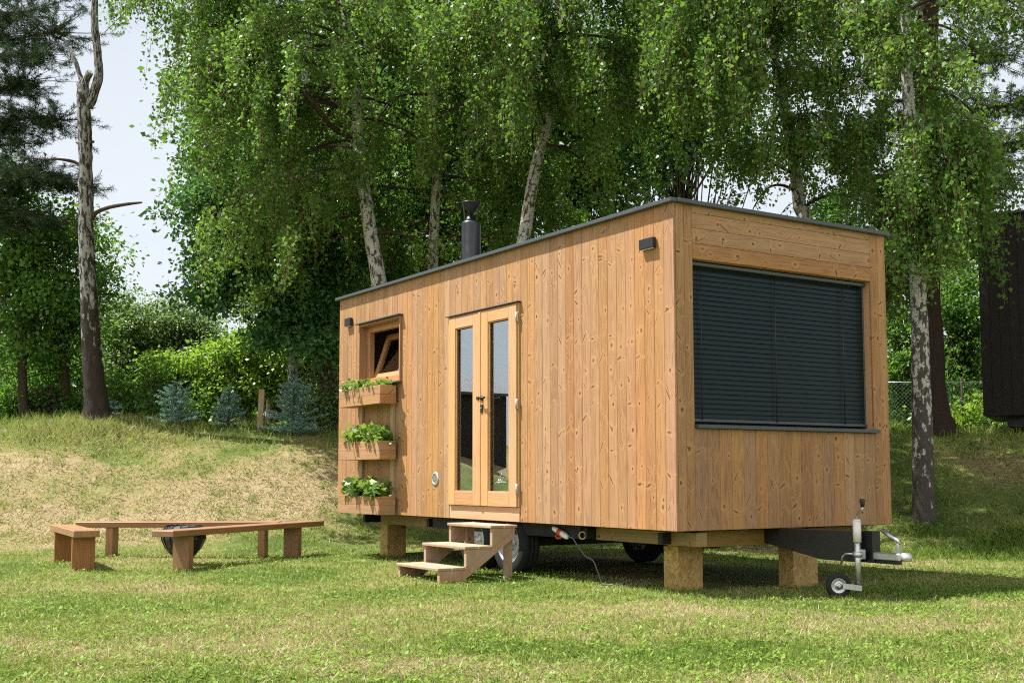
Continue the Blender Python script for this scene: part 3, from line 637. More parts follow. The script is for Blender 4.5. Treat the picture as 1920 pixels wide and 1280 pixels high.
mb = MB(42); mb.box((-0.085, 2.4875, 1.615), (0.125, 0.008, 1.435), 2); mb.box((-0.085, 0.2125, 1.615), (0.125, 0.008, 1.435), 2); mb.box((-0.085, 1.35, 2.337), (0.125, 2.26, 0.008), 1); mb.build('window_reveal', M['larch'], house)
mb = MB(1); mb.box((-0.15, 1.35, 1.62), (0.02, 2.28, 1.44), 2); mb.build('dark_pane', M['dark'], house)
mb = MB(1); mb.box((-0.025, 1.368, 0.885), (0.15, 2.30, 0.034), 1, 0.004); mb.build('blind_sill', M['anthra'], house)
# --- planter boxes on two battens
mb = MB(51)
for x in (-6.04, -5.186): MB(51).box((x, -0.018, 0.78), (0.075, 0.034, 1.56), 2, 0.002).build('planter_batten', M['batten'], house)
PB = []
for (z0, z1) in ((1.330, 1.553), (0.662, 0.885), (0.004, 0.222)):
    mb = MB(int(z0 * 100) + 60); x0, x1, d0, d1 = -6.232, -5.060, -0.252, -0.038; h = (z1 - z0) / 2
    for k in range(2):
        zc = z0 + h * (k + .5)
        mb.box(((x0 + x1) / 2, d0 + 0.011, zc), (x1 - x0 - .044, 0.022, h - .002), 0, 0.002, across=2)
        mb.box(((x0 + x1) / 2, d1 - 0.011, zc), (x1 - x0 - .044, 0.022, h - .002), 0, 0.002, across=2)
        for xx in (x0 + 0.011, x1 - 0.011): mb.box((xx, (d0 + d1) / 2, zc), (0.022, d1 - d0, h - .002), 1, 0.002, across=2)
    mb.box(((x0 + x1) / 2, (d0 + d1) / 2, z0 + 0.012), (x1 - x0 - .046, d1 - d0 - .046, 0.02), 0)
    pb = mb.build('planter_box', M['plant_box'], house); PB.append((x0, x1, d0, d1, z1))
    mb = MB(1); mb.box(((x0 + x1) / 2, (d0 + d1) / 2, z1 - 0.05), (x1 - x0 - .048, d1 - d0 - .048, 0.04), 0); mb.build('soil', M['soil'], pb)
# --- trailer under the house
mb = MB(1)
for y in (0.62, 2.08): mb.box((-3.3, y, -0.10), (6.2, 0.06, 0.14), 0)
for x in (-6.3, -4.6, -3.14, -1.5, -0.4): mb.box((x, 1.35, -0.08), (0.06, 2.4, 0.10), 1)
mb.box((-3.0, 0.16, -0.07), (2.9, 0.05, 0.13), 0)
for x in (-2.81, -3.50): mb.box((x, 1.35, -0.235), (0.07, 2.2, 0.07), 1)
mb.box((-3.15, 0.30, 0.0), (1.6, 0.28, 0.03), 0); mb.box((-3.93, 0.30, -0.09), (0.03, 0.28, 0.18), 0)
chs = mb.build('trailer_chassis', M['chassis'], house)
MB(1).box((-4.9, 1.45, -0.20), (1.2, 0.9, 0.26), 0, 0.02).build('underfloor_shade_box', M['chassis'], house)  # black box added to deepen the darkness under the trailer floor
for (x, yo) in ((-2.81, 0.12), (-3.50, 0.12), (-2.81, 2.58), (-3.50, 2.58)):
    s_ = 1 if yo < 1 else -1; RXs = Matrix.Rotation(s_ * math.pi / 2, 3, 'X'); r0 = 0.325
    wh = empty('trailer_wheel', (x, yo, HB * 0 - 0.235)); wh.parent = house
    mb = MB(1); mb.lathe([(0.205, 0.0), (0.225, 0.004), (0.285, 0.006), (0.312, -0.008), (r0, -0.03), (r0, -0.075), (r0 - .006, -0.077), (r0 - .006, -0.083), (r0, -0.085), (r0, -0.12), (r0 - .006, -0.122), (r0 - .006, -0.13), (r0, -0.132), (r0, -0.165), (0.305, -0.19), (0.2, -0.19)], 48, (0, 0, 0), RXs); mb.build('tyre', M['rubber'], wh)
    mb = MB(1); mb.lathe([(0.0, -0.030), (0.035, -0.028), (0.036, -0.045), (0.085, -0.05), (0.11, -0.035), (0.15, -0.03), (0.175, -0.055), (0.19, -0.05), (0.196, -0.005), (0.208, 0.002), (0.208, -0.02), (0.2, -0.18)], 40, (0, 0, 0), RXs)
    mb.build('rim', M['rim'], wh)
    for k in range(5):
        mb = MB(1); a = 1.2566 * k; c_ = RXs @ Vector((0.065 * math.cos(a), 0.065 * math.sin(a), -0.045)); e_ = RXs @ Vector((0.065 * math.cos(a), 0.065 * math.sin(a), -0.028)); mb.tube([c_, e_], 0.010, 8); mb.build('wheel_nut', M['galv'], wh)
for x, l_ in ((-0.75, 1.42), (-5.35, 1.35)): MB(71).box((x, 0.31, -0.080), (l_, 0.12, 0.12), 0, 0.003, across=2).build('side_bearer', M['treated'], house)
for y, l_ in ((1.02, 1.28), (2.1, 0.7)): MB(72).box((-0.23, y, -0.085), (0.10, l_, 0.14), 1, 0.003, across=2).build('cross_bearer', M['treated'], house)
# drawbar
mb = MB(1)
def shear(k, x0): mb.v = [(x, y + (x - x0) * k, z) for x, y, z in mb.v]
mb.poly_prism([(-0.6, 0.0), (0.76, -0.005), (0.76, -0.262), (0.40, -0.255), (-0.25, -0.12), (-0.6, -0.1)], 1, 1.12, 1.24); shear(0.15, -0.6)
m2 = mb; mb = MB(1); mb.poly_prism([(-0.6, -0.02), (0.76, -0.012), (0.76, -0.25), (0.42, -0.245), (-0.25, -0.12), (-0.6, -0.1)], 1, 1.64, 1.72); shear(-0.12, -0.6); mb.build('drawbar_beam', M['blackm'], house)
mb = m2; mb.box((0.79, 1.445, -0.133), (0.16, 0.10, 0.262), 0, 0.006)
mb.build('drawbar', M['blackm'], house)
mb = MB(1)
mb.box((1.0, 1.45, -0.205), (0.28, 0.10, 0.062), 0, 0.008); mb.lathe([(0.0, -0.035), (0.045, -0.035), (0.05, -0.01), (0.048, 0.015), (0.03, 0.032), (0.0, 0.036)], 20, (1.16, 1.45, -0.20))
cp = mb.build('coupling', M['galv'], house)
mb = MB(1); mb.bar((1.08, 1.45, -0.19), (1.09, 1.45, -0.10), 0.035, 0.035); mb.tube([(1.09, 1.45, -0.10), (1.085, 1.45, -0.07), (1.0, 1.45, -0.035), (0.93, 1.45, 0.01)], 0.017, 12); mb.build('coupling_lever', M['galv'], cp)
mb = MB(1); mb.box((0.98, 1.45, -0.252), (0.24, 0.06, 0.03), 0, 0.004); mb.build('coupling_shoe', M['blackm'], cp)
# jockey wheel
JX, JY = 0.80, 1.285
jw = empty('jockey_wheel', (JX, JY, 0)); jw.parent = house
mb = MB(1); mb.tube([(0, 0, -0.515), (0, 0, -0.02)], 0.026, 18); mb.build('inner_tube', M['galv'], jw)
mb = MB(1); mb.tube([(0, 0, -0.09), (0, 0, 0.085)], 0.034, 20); mb.tube([(0, 0, 0.085), (0, 0, 0.10)], 0.030, 20); mb.build('upper_sleeve', M['white'], jw)
mb = MB(1); mb.tube([(0, 0, 0.09), (0, 0.0, 0.12), (0.05, -0.02, 0.165), (0.095, -0.04, 0.18), (0.10, -0.04, 0.21)], 0.010, 10); mb.build('crank', M['galv'], jw)
mb = MB(1); mb.lathe([(0.0, 0.205), (0.016, 0.205), (0.02, 0.235), (0.024, 0.255), (0.018, 0.27), (0.0, 0.273)], 16, (0.10, -0.04, 0)); mb.build('crank_knob', M['blackm'], jw)
mb = MB(1); mb.lathe([(0.028, -0.215), (0.04, -0.215), (0.04, -0.17), (0.028, -0.17)], 18); mb.box((0.0, 0.04, -0.193), (0.06, 0.06, 0.085), 2, 0.006); mb.tube([(-0.03, -0.02, -0.19), (-0.10, -0.03, -0.19), (-0.13, -0.035, -0.215), (-0.145, -0.04, -0.28)], 0.009, 8); mb.build('clamp', M['galv'], jw)
wdir = (Matrix.Rotation(-YAW, 3, 'Z') @ Vector((-1.0, 0.05, 0))).normalized(); wax = Vector((0, 0, 1)).cross(wdir)
WC = wdir * 0.165 + Vector((0, 0, -0.452)); RW = Matrix((wdir, Vector((0, 0, 1)), wax)).transposed()
mb = MB(1); mb.lathe([(0.062, -0.02), (0.08, -0.026), (0.097, -0.02), (0.104, -0.008), (0.104, 0.008), (0.097, 0.02), (0.08, 0.026), (0.062, 0.02)], 36, WC, RW); mb.build('jockey_tyre', M['rubber'], jw)
mb = MB(1); mb.lathe([(0.0, 0.030), (0.02, 0.030), (0.022, 0.012), (0.045, 0.008), (0.055, 0.018), (0.066, 0.020), (0.066, -0.020), (0.055, -0.018), (0.045, -0.008), (0.022, -0.012), (0.02, -0.03), (0.0, -0.03)], 30, WC, RW); mb.build('jockey_rim', M['galv'], jw)
mb = MB(1)
for s_ in (-1, 1): mb.bar(WC + wax * s_ * 0.036 - wdir * 0.03, Vector((0, 0, -0.470)) + wax * s_ * 0.036 + wdir * -0.02, 0.045, 0.006, tuple(wax))
mb.tube([WC - wax * 0.045, WC + wax * 0.045], 0.01, 10)
mb.build('fork', M['galv'], jw)

# ------------------------------------------------------------------ osb support blocks
def block(name, x0, x1, y0, y1, zt, lab):
    c = hw((x0 + x1) / 2, (y0 + y1) / 2, 0); g = float(HT(c.x, c.y)) - 0.03
    o = MB(1); hgt = HB + zt - g
    o.box((0, 0, hgt / 2), (x1 - x0, y1 - y0, hgt), 2, 0.003)
    ob = o.build(name, M['osb'], None); ob.location = (c.x, c.y, g); ob.rotation_euler = (0, 0, YAW)
    tag(ob, lab, 'support block', 'particle board blocks carrying the wooden house')
block('support_block', -0.70, -0.505, 0.44, 0.735, -0.165, 'sunlit particle board block nearest the camera, under the front corner of the house')
block('support_block', -0.40, -0.21, 1.58, 1.90, -0.165, 'shaded particle board block beside the jockey wheel, behind the black drawbar')
block('support_block', -6.23, -6.03, 0.35, 0.62, -0.145, 'dark particle board block under the planter end of the house')
for (x, y) in ((-0.56, 0.50),):
    c = hw(x, y, -0.153); o = MB(4); o.box((0, 0, 0), (0.12, 0.16, 0.02), 0, 0.002); ob = o.build('wooden_wedge', M['batten'], None); ob.location = c; ob.rotation_euler = (0, 0, YAW)
    tag(ob, 'thin pale wedge lying on the front particle board block', 'wedge')

# ------------------------------------------------------------------ steps
st = empty('entrance_steps', hw(-2.692, -0.58, -HB - 0.08), YAW, 'three tread weathered wooden steps leaning up to the glazed double door', 'steps')
SW = 0.864; hx = SW / 2
TR = ((-0.444, 0.153), (-0.149, 0.348), (0.146, 0.543))   # front edge y, top z (from base)
for k, (yf, zt_) in enumerate(TR):
    mb = MB(80 + k)
    for j in range(2): mb.box((0, yf + 0.078 + j * 0.158, zt_ - 0.014), (SW, 0.150, 0.028), 0, 0.004, across=1)
    mb.build('tread', M['step'], st)
for s_ in (-1, 1):
    mb = MB(85 + s_); x = s_ * (hx - 0.028)
    mb.poly_prism([(-0.33, 0.0), (-0.19, 0.0), (0.43, 0.42), (0.43, 0.512), (0.41, 0.512)], 0, x - 0.019, x + 0.019)
    mb.build('stringer', M['step'], st)
for k, (yf, zt_) in enumerate(TR):
    for s_ in (-1, 1):
        mb = MB(95 + k); x = s_ * (hx - 0.028); f_ = yf + 0.022
        P_ = [(f_, 0.0), (f_, zt_ - 0.029), (yf + 0.29, zt_ - 0.029), (f_ + 0.12, 0.0)] if k == 0 else [(f_, TR[k - 1][1] + .001), (f_, zt_ - 0.029), (yf + 0.29, zt_ - 0.029), (f_ + 0.03, TR[k - 1][1] + .001)]
        mb.poly_prism(P_, 0, x - 0.0215, x + 0.0215)
        mb.build('tread_bracket', M['step'], st)
for s_ in (-1, 1):
    mb = MB(99 + s_); mb.box((s_ * (hx - 0.066), 0.385, 0.255), (0.035, 0.09, 0.51), 2, 0.003); mb.build('leg', M['step'], st)

# ------------------------------------------------------------------ benches
def bench(near, far, top, sw, sth, legs, lth, lw, lab, seed):
    """near: near corner (viewer side), far: far corner of the same long edge, seat lies to the left of near->far"""
    n2, f2 = Vector((*near, 0)), Vector((*far, 0)); d = (f2 - n2); Ln = d.length; d.normalize(); s = Vector((-d.y, d.x, 0))
    ang = math.atan2(d.y, d.x); base = n2 + d * Ln / 2 + s * sw / 2; g = float(HT(base.x, base.y)) - 0.01
    e = empty('wooden_bench', (base.x, base.y, g), ang, lab, 'bench', 'low brown benches round the fire basket')
    mb = MB(seed); mb.box((0, 0, top - g - sth / 2), (Ln, sw, sth), 0, 0.006, across=1); mb.build('seat', M['bench'], e)
    for a_ in legs:
        mb = MB(seed + 7); mb.box((a_ - Ln / 2, 0, (top - g - sth) / 2 - 0.02), (lth, lw, top - g - sth + 0.038), 2, 0.005, across=1); mb.build('leg', M['bench'], e)
bench((-3.64, 12.76), (-2.47, 15.6), 0.362, 0.29, 0.068, (0.36, 2.55), 0.085, 0.22, 'long low brown bench nearest the house, crossing in front of the black fire basket', 201)
bench((-4.49, 12.94), (-5.35, 14.50), 0.362, 0.27, 0.075, (0.20, 1.52), 0.07, 0.24, 'short brown bench at the left edge of the seating group', 211)
bench((-5.50, 14.95), (-2.95, 15.00), 0.372, 0.29, 0.070, (0.42, 2.33), 0.09, 0.24, 'long brown bench at the back, parallel to the foot of the bank', 221)
# fire basket of curved black blades
fx, fy = -3.80, 13.75; fg = float(HT(fx, fy))
fb = empty('fire_basket', (fx, fy, fg), 0.3, 'black steel fire basket of curved upright blades standing between the benches', 'fire basket')
for k in range(15):
    a = 2 * math.pi * k / 15; mb = MB(1); prof = [(0.10, 0.0), (0.085, 0.06), (0.13, 0.12), (0.20, 0.20), (0.245, 0.30), (0.24, 0.38), (0.20, 0.44), (0.17, 0.45)]
    tw = 0.25
    for i in range(len(prof) - 1):
        (r0, z0), (r1, z1) = prof[i], prof[i + 1]; wdd = 0.085
        aa, ab = a + tw * z0, a + tw * z1
        mb.bar((r0 * math.cos(aa), r0 * math.sin(aa), z0), (r1 * math.cos(ab), r1 * math.sin(ab), z1 + .004), wdd, 0.006, (math.cos(a), math.sin(a), 0.02))
    mb.build('blade', M['blackm'], fb)
mb = MB(1); mb.lathe([(0.0, 0.12), (0.14, 0.13), (0.20, 0.19), (0.19, 0.195), (0.13, 0.14), (0.0, 0.13)], 28); mb.build('bowl', M['blackm'], fb)
mb = MB(1); mb.lathe([(0.075, 0.04), (0.095, 0.04), (0.095, 0.06), (0.075, 0.06), (0.075, 0.04)], 28); mb.build('base_ring', M['blackm'], fb)

# ------------------------------------------------------------------ cable and plug
pt = hw(-1.86, 0.10, -0.10); pg = empty('power_plug', pt, YAW + 0.15, 'white and orange power plug hanging under the long wall', 'power plug')
mb = MB(1); Ry = Matrix.Rotation(R(112), 3, 'Y')
mb.lathe([(0.0, 0.0), (0.034, 0.0), (0.036, 0.07), (0.03, 0.13), (0.015, 0.15), (0.0, 0.152)], 18, (0.02, 0, 0.02), Ry); mb.lathe([(0.0, -0.10), (0.03, -0.10), (0.034, -0.01), (0.0, 0.0)], 18, (0.0, 0, 0.03), Ry); mb.build('plug_body', M['white'], pg)
mb = MB(1); mb.lathe([(0.036, -0.02), (0.046, -0.02), (0.046, 0.025), (0.036, 0.025)], 18, (0.015, 0, 0.022), Ry); mb.tube([(-0.06, 0, -0.02), (-0.03, 0, -0.05), (0.03, 0, -0.045), (0.05, 0, -0.0)], 0.012, 10); mb.build('plug_collar', M['red'], pg); pg.scale = (0.82, 0.82, 0.82)
mb = MB(1); c0 = hw(-1.70, 0.10, -0.12)
pts = [c0, hw(-1.63, .1, -.13), hw(-1.58, .12, -.2), hw(-1.50, .15, -.29), hw(-1.42, .18, -.33), hw(-1.38, .2, -.42)]
e0 = hw(-1.33, 0.22); pts += [Vector((e0.x, e0.y, GZ + .02)), hw(-1.2, 0.2, -HB + GZ + .015), hw(-1.1, 0.30, -HB + GZ + .03), hw(-1.02, 0.22, -HB + GZ + .02), hw(-0.98, 0.5, -HB + GZ + .015)]
sp = []
for i in range(len(pts) - 1):
    p0, p1, p2, p3 = pts[max(i - 1, 0)], pts[i], pts[i + 1], pts[min(i + 2, len(pts) - 1)]
    for k in range(5):
        u = k / 5; sp.append(0.5 * ((2 * p1) + (p2 - p0) * u + (2 * p0 - 5 * p1 + 4 * p2 - p3) * u * u + (3 * p1 - p0 - 3 * p2 + p3) * u ** 3))
mb.tube(sp + [pts[-1]], 0.007, 8); cb = mb.build('power_cable', plain('grey_cable', (0.10, 0.10, 0.10), 0.5), None); tag(cb, 'thin dark power cable drooping from the plug to the lawn', 'cable')
mb = MB(1); c0 = hw(-1.53, 0.14, -0.10)
mb.tube([Vector((0.034 * math.cos(a), 0, 0.034 * math.sin(a))) for a in np.linspace(0, 2 * math.pi, 22)], 0.007, 8)
o = mb.build('yellow_ring', M['yellow'], None); o.location = c0; o.rotation_euler = (0, 0, YAW + .5); tag(o, 'small yellow ring hanging beside the power plug', 'ring')

# ------------------------------------------------------------------ dark cabin, fence, post
cbn = empty('dark_cabin', (7.76, 19.4, 1.70), R(-27), 'nearly black timber cabin on wheels at the right edge on the bank', 'cabin')
mb = MB(301)
n = 34
for k in range(n): mb.box((0.075 + k * 0.15, 0.012, 1.88), (0.147, 0.024, 3.32), 2, 0.003, across=0)
mb.box((2.55, 1.3, 1.88), (5.1, 2.54, 3.32), 2); mb.build('wall', M['darkclad'], cbn)
mb = MB(1); mb.box((2.55, 1.3, 3.56), (5.2, 2.7, 0.04), 0, 0.004); mb.build('roof_cap', M['blackm'], cbn)
mb = MB(1); mb.box((2.8, 1.2, 0.13), (4.9, 2.0, 0.18), 0); mb.build('chassis', M['chassis'], cbn)
for x in (0.9, 4.4): MB(1).box((x, 1.2, -0.02), (0.3, 0.5, 0.30), 0).build('cabin_foot', M['chassis'], cbn)
fn = empty('chain_link_fence', (6.3, 22.2, 1.70), 0, 'green grey chain link fence behind the pine at the right', 'fence')
mb = MB(1); fw_, fh = 4.2, 1.0; s_ = 0.075
k = -int(fh / s_)
while k * s_ < fw_:
    for sg in (1, -1):
        x0 = k * s_; pts_ = []
        a0, a1 = max(0, -x0), min(fh, fw_ - x0)
        if a1 > a0:
            if sg == 1: mb.bar((x0 + a0, 0, a0), (x0 + a1, 0, a1), 0.005, 0.005)
            else: mb.bar((x0 + a0, 0.006, fh - a0), (x0 + a1, 0.006, fh - a1), 0.005, 0.005)
    k += 1
mb.build('wire_mesh', plain('fence_wire', (0.18, 0.26, 0.22), 0.5, 0.0), fn)
mb = MB(1); mb.tube([(0, -0.01, 1.0), (fw_, -0.01, 1.0)], 0.006, 6); mb.build('top_wire', M['galv'], fn)
for x in (0.1, 2.2, 4.15): mb = MB(1); mb.tube([(x, 0.03, -0.3), (x, 0.03, 1.08)], 0.022, 10); mb.build('fence_post', M['brownbark'], fn)
shd = empty('garden_shed', (-15.4, 19.2, 0.9), R(28), 'dark low shed seen only as a dark shape mirrored in the door glass', 'shed')
mb = MB(401)
for k in range(26): mb.box((0.075 + k * 0.15, 0.0, 1.0), (0.147, 0.024, 2.0), 2, 0.003, across=0)
mb.box((1.95, 1.05, 1.0), (3.9, 2.05, 2.0), 2); mb.build('wall', M['darkclad'], shd)
mb = MB(1); mb.poly_prism([(-0.25, 1.98), (1.05, 2.45), (2.35, 1.98), (2.35, 2.04), (1.05, 2.52), (-0.25, 2.04)], 0, -0.2, 4.1); mb.build('roof', M['blackm'], shd)
px_, py_ = -4.60, 21.5
mb = MB(5); mb.box((0, 0, 0.32), (0.10, 0.08, 0.9), 2, 0.006); o = mb.build('wooden_post', M['post'], None); o.location = (px_, py_, float(HT(px_, py_)) + 0.0); o.rotation_euler = (0, R(2), 0.2)
tag(o, 'weathered square wooden post standing on the bank between the small blue spruces', 'post')

# ------------------------------------------------------------------ plants
cp_, sp_ = math.cos(PITCH), math.sin(PITCH)
def at(px, py, D):
    """world point seen at a photo pixel at world depth D"""
    a, b = (px - 960) / FPX, (py - 704) / FPX
    y = cp_ + sp_ * b; z = sp_ - cp_ * b
    return Vector((a * D / y, D, EYE + z * D / y))
def smooth(pts, k=4):
    out_ = []
    for i in range(len(pts) - 1):
        p0, p1, p2, p3 = pts[max(i - 1, 0)], pts[i], pts[i + 1], pts[min(i + 2, len(pts) - 1)]
        for j in range(k):
            u = j / k; out_.append(0.5 * ((2 * p1) + (p2 - p0) * u + (2 * p0 - 5 * p1 + 4 * p2 - p3) * u * u + (3 * p1 - p0 - 3 * p2 + p3) * u ** 3))
    return out_ + [pts[-1]]
def trunk(pts, rads, mat, parent, name='trunk', n=14, bumpy=0.1, lowz=None, sm=4, seed=1):
    pts = smooth([Vector(p) for p in pts], sm); m = len(pts)
    rad = list(np.interp(np.linspace(0, 1, m), np.linspace(0, 1, len(rads)), rads))
    z0 = pts[0].z
    low = [max(0, 1 - (p.z - z0) / (lowz or 1.5)) for p in pts]
    mb = MB(seed); mb.tube(pts, rad, n, True, low, True, bumpy); return mb.build(name, mat, parent)
def plant(name, x, y, label, cat, group=None):
    z = float(HT(x, y)); return empty(name, (x, y, z), 0, label, cat, group)
def reparent(o, e): o.parent = e; o.matrix_parent_inverse = Matrix.Translation(-e.location)
def twig_ribbons(name, A, B_, r, mat, e):
    """thin three sided twigs from A to B_ (N,3)"""
    d = norm(B_ - A); s = norm(np.cross(d, np.array([0.3, 0.2, 0.93]))); q2 = np.cross(d, s); Q = []
    for k in range(3):
        a0, a1 = 2.094 * k, 2.094 * (k + 1)
        o0 = s * math.cos(a0) + q2 * math.sin(a0); o1 = s * math.cos(a1) + q2 * math.sin(a1); rr = np.asarray(r).reshape(-1, 1)
        Q.append(np.stack([A + o0 * rr, A + o1 * rr, B_ + o1 * rr * .7, B_ + o0 * rr * .7], 1))
    o = quads(name, np.concatenate(Q), np.zeros(3 * len(A)), mat); reparent(o, e); return o

def strands(P0, out_dir, ln, step=0.035, lsize=0.066, spread=0.055, tone=None):
    """hanging birch twigs: P0 (N,3) start, out_dir (N,3) horizontal push, ln (N,). returns leaf quads, lc, segment arrays"""
    N = len(P0); K = int(ln.max() / step) + 1
    s = np.arange(K)[None] * step + rng.random((N, 1)) * step
    ok = s < ln[:, None]
    ph = rng.random((N, 1)) * 6.28; sway = rng.normal(size=(N, 1)) * 0.10; curl = rng.random((N, 1)) * 0.14 + 0.05
    def pos(s):
        ho = (1 - np.exp(-s / 0.35)) * curl
        x = P0[:, None, :] + out_dir[:, None, :] * ho[..., None]
        x = x.copy(); x[..., 2] -= s - ho * 0.6
        x[..., 0] += np.sin(s * 2.3 + ph) * 0.035 + s * sway * 0.5; x[..., 1] += np.cos(s * 2.0 + ph) * 0.035
        return x
    X = pos(s)[ok]; n = len(X)
    tip = (s / ln[:, None])[ok]
    X = X + rng.normal(size=(n, 3)) * spread
    D = rng.normal(size=(n, 3)) * 0.6; D[:, 2] -= 0.6
    L = lsize * (0.55 + 0.75 * rng.random(n)) * (1.05 - 0.3 * tip); Wd = L * (0.72 + 0.2 * rng.random(n))
    q = leaf_quads(X, D, L, Wd, 0.34)
    sid = np.repeat(tone[:, None], K, 1)[ok]; sid2 = np.repeat(rng.random((N, 1)), K, 1)[ok]
    lc = np.clip(0.5 * sid + 0.2 * sid2 + 0.4 * rng.random(n) - 0.05, 0, 1)
    segs = []
    S = 4
    for k in range(S):
        a_ = pos(ln[:, None] * k / S)[:, 0]; b_ = pos(ln[:, None] * (k + 1) / S)[:, 0]; segs.append((a_, b_))
    return q, lc, np.concatenate([a_ for a_, _ in segs]), np.concatenate([b_ for _, b_ in segs])

def bough_set(T0, az, R_, rise, droop, nst, lmin, lmax, side=0.55, seed=0):
    """one bough: from trunk point T0 outward (azimuth az, reach R_), returns polyline and strand starts"""
    d = np.array([math.cos(az), math.sin(az), 0]); nrm = np.array([-d[1], d[0], 0])
    ts = np.linspace(0, 1, 9); bend = rng.normal() * 0.25
    line = np.array(T0)[None] + d[None] * (R_ * ts)[:, None] + nrm[None] * (bend * R_ * ts ** 2)[:, None]; line[:, 2] += rise * ts - droop * ts ** 2.2
    nst = int(nst * 1.4); ns = max(3, nst // 9); ts_ = 0.2 + 0.8 * rng.random(ns) ** 0.75; B0 = np.stack([np.interp(ts_, ts, line[:, k]) for k in range(3)], 1)
    sg = np.where(rng.random(ns) < 0.5, -1.0, 1.0); sd = d[None] * (0.25 + 0.6 * rng.random((ns, 1))) + nrm[None] * (sg * (0.3 + 0.8 * rng.random(ns)))[:, None]; sd = norm(sd)
    sl_ = side * (0.8 + 1.4 * rng.random(ns)); up_ = 0.4 * rng.random(ns)
    i = rng.integers(0, ns, nst); u = 0.12 + 0.95 * rng.random(nst) ** 0.8
    P = B0[i] + sd[i] * (sl_[i] * u)[:, None]; P[:, 2] += up_[i] * u - 0.55 * sl_[i] * u ** 2; P += rng.normal(size=P.shape) * 0.05
    ln = (lmin + (lmax - lmin) * rng.random(nst) ** 1.6 * (0.35 + 0.65 * rng.random(ns))[i]) * (0.55 + 0.45 * np.clip(u, 0, 1)); ln = np.maximum(ln * 0.76, 0.15)
    od = sd[i]; tone_ = rng.random(ns)[i]
    for k in range(ns):
        uu = np.linspace(0, 1, 4); q_ = B0[k][None] + sd[k][None] * (sl_[k] * uu)[:, None]; q_[:, 2] += up_[k] * uu - 0.55 * sl_[k] * uu ** 2; SUBS.append((q_[:-1], q_[1:]))
    return line, P, od, ln, tone_
SUBS = []
def birch(label, tpts, trad, boughs, bark='birchbark', extra=(), lsize=0.076, step=0.034, lowz=3.0):
    b0 = Vector(tpts[0]); e = plant('birch_tree', b0.x, b0.y, label, 'birch tree', 'birches rising behind the wooden house')
    o = trunk(tpts, trad, M[bark], e, lowz=lowz, seed=int(abs(b0.x) * 100)); reparent(o, e)
    lines, Ps, Os, Ls, Ts = [], [], [], [], []; SUBS.clear()
    for b in boughs:
        l_, p_, o_2, n_, t_ = bough_set(*b); Ts.append(t_); lines.append(l_); Ps.append(p_); Os.append(o_2); Ls.append(n_)
    if boughs:
        q, lc, sa, sb = strands(np.concatenate(Ps), np.concatenate(Os), np.concatenate(Ls), step, lsize, tone=np.concatenate(Ts))
        o = quads('crown', q, lc, M['birchleaf']); reparent(o, e)
        for l_ in lines: o = MB(3).tube([Vector(p) for p in l_], list(np.linspace(0.030, 0.006, len(l_))), 6, False).build('bough', M['brownbark'], None); reparent(o, e)
        twig_ribbons('twigs', sa, sb, np.full(len(sa), 0.0028), M['twig'], e)
        twig_ribbons('side_branches', np.concatenate([a_ for a_, _ in SUBS]), np.concatenate([b_ for _, b_ in SUBS]), np.full(sum(len(a_) for a_, _ in SUBS), 0.008), M['brownbark'], e)
    for (pp, rr, mt) in extra:
        o = trunk(pp, rr, M[mt], e, 'branch', 8, 0.25, sm=3, lowz=0.01); reparent(o, e)
    return e
def rb(tp, zlo, zhi, n, Rm, nst, lmin, lmax, az0=0, az1=6.283, rise=0.5, droop=1.2, side=0.55):
    """n random boughs along a trunk polyline"""
    tp = np.array([tuple(p) for p in tp]); out_ = []
    for k in range(n):
        z = zlo + (zhi - zlo) * (k + rng.random()) / n; az = az0 + (az1 - az0) * ((k * 0.618 + rng.random() * 0.15) % 1)
        x = np.interp(z, tp[:, 2], tp[:, 0]); y = np.interp(z, tp[:, 2], tp[:, 1])
        Rr = Rm * (0.6 + 0.5 * rng.random()); out_.append(((x, y, z), az, Rr, rise * (0.5 + rng.random()), droop * (0.6 + 0.8 * rng.random()), int(nst * Rr / Rm), lmin, lmax, side))
    return out_
def tgt(tp, z, tip, sag, nst, lmin, lmax, side=0.45):
    """bough from the trunk at height z to a given tip"""
    tp = np.array([tuple(p) for p in tp]); x = np.interp(z, tp[:, 2], tp[:, 0]); y = np.interp(z, tp[:, 2], tp[:, 1])
    dx, dy = tip[0] - x, tip[1] - y
    return ((x, y, z), math.atan2(dy, dx), math.hypot(dx, dy), sag, sag - (tip[2] - z), nst, lmin, lmax, side)

# old leaning birch on the bank at the left, mostly bare
D = 21.2
tp = [at(187, 835, D), at(184, 785, D), at(175, 700, D), at(168, 580, D), at(162, 450, D), at(161, 330, D), at(159, 230, D), at(157, 180, D), at(156, 160, D)]
b0 = tp[0]; e = plant('birch_tree', b0.x, b0.y, 'old bare birch with dark rugged foot and forked top, on the bank at left', 'birch tree')
o = trunk(tp, [0.33, 0.235, 0.175, 0.15, 0.132, 0.125, 0.12, 0.115, 0.10], M['deadbark'], e, lowz=4.2, n=22, bumpy=0.2, sm=9); reparent(o, e)
for pp, rr in (([at(160, 170, D), at(150, 140, D + .1), at(141, 112, D + .1), at(127, 86, D + .2), at(118, 70, D + .2)], [0.07, 0.045, 0.036, 0.03, 0.022]),
               ([at(157, 180, D), at(160, 155, D), at(170, 134, D - .1)], [0.085, 0.07, 0.06]),
               ([at(165, 200, D), at(176, 175, D), at(186, 140, D), at(183, 95, D), at(178, 40, D), at(180, -40, D), at(188, -140, D)], [0.10, 0.09, 0.08, 0.075, 0.07, 0.05, 0.04])):
    o = trunk(pp, rr, M['deadbark'], e, 'fork', 12, 0.2, sm=4, lowz=0.01); reparent(o, e)
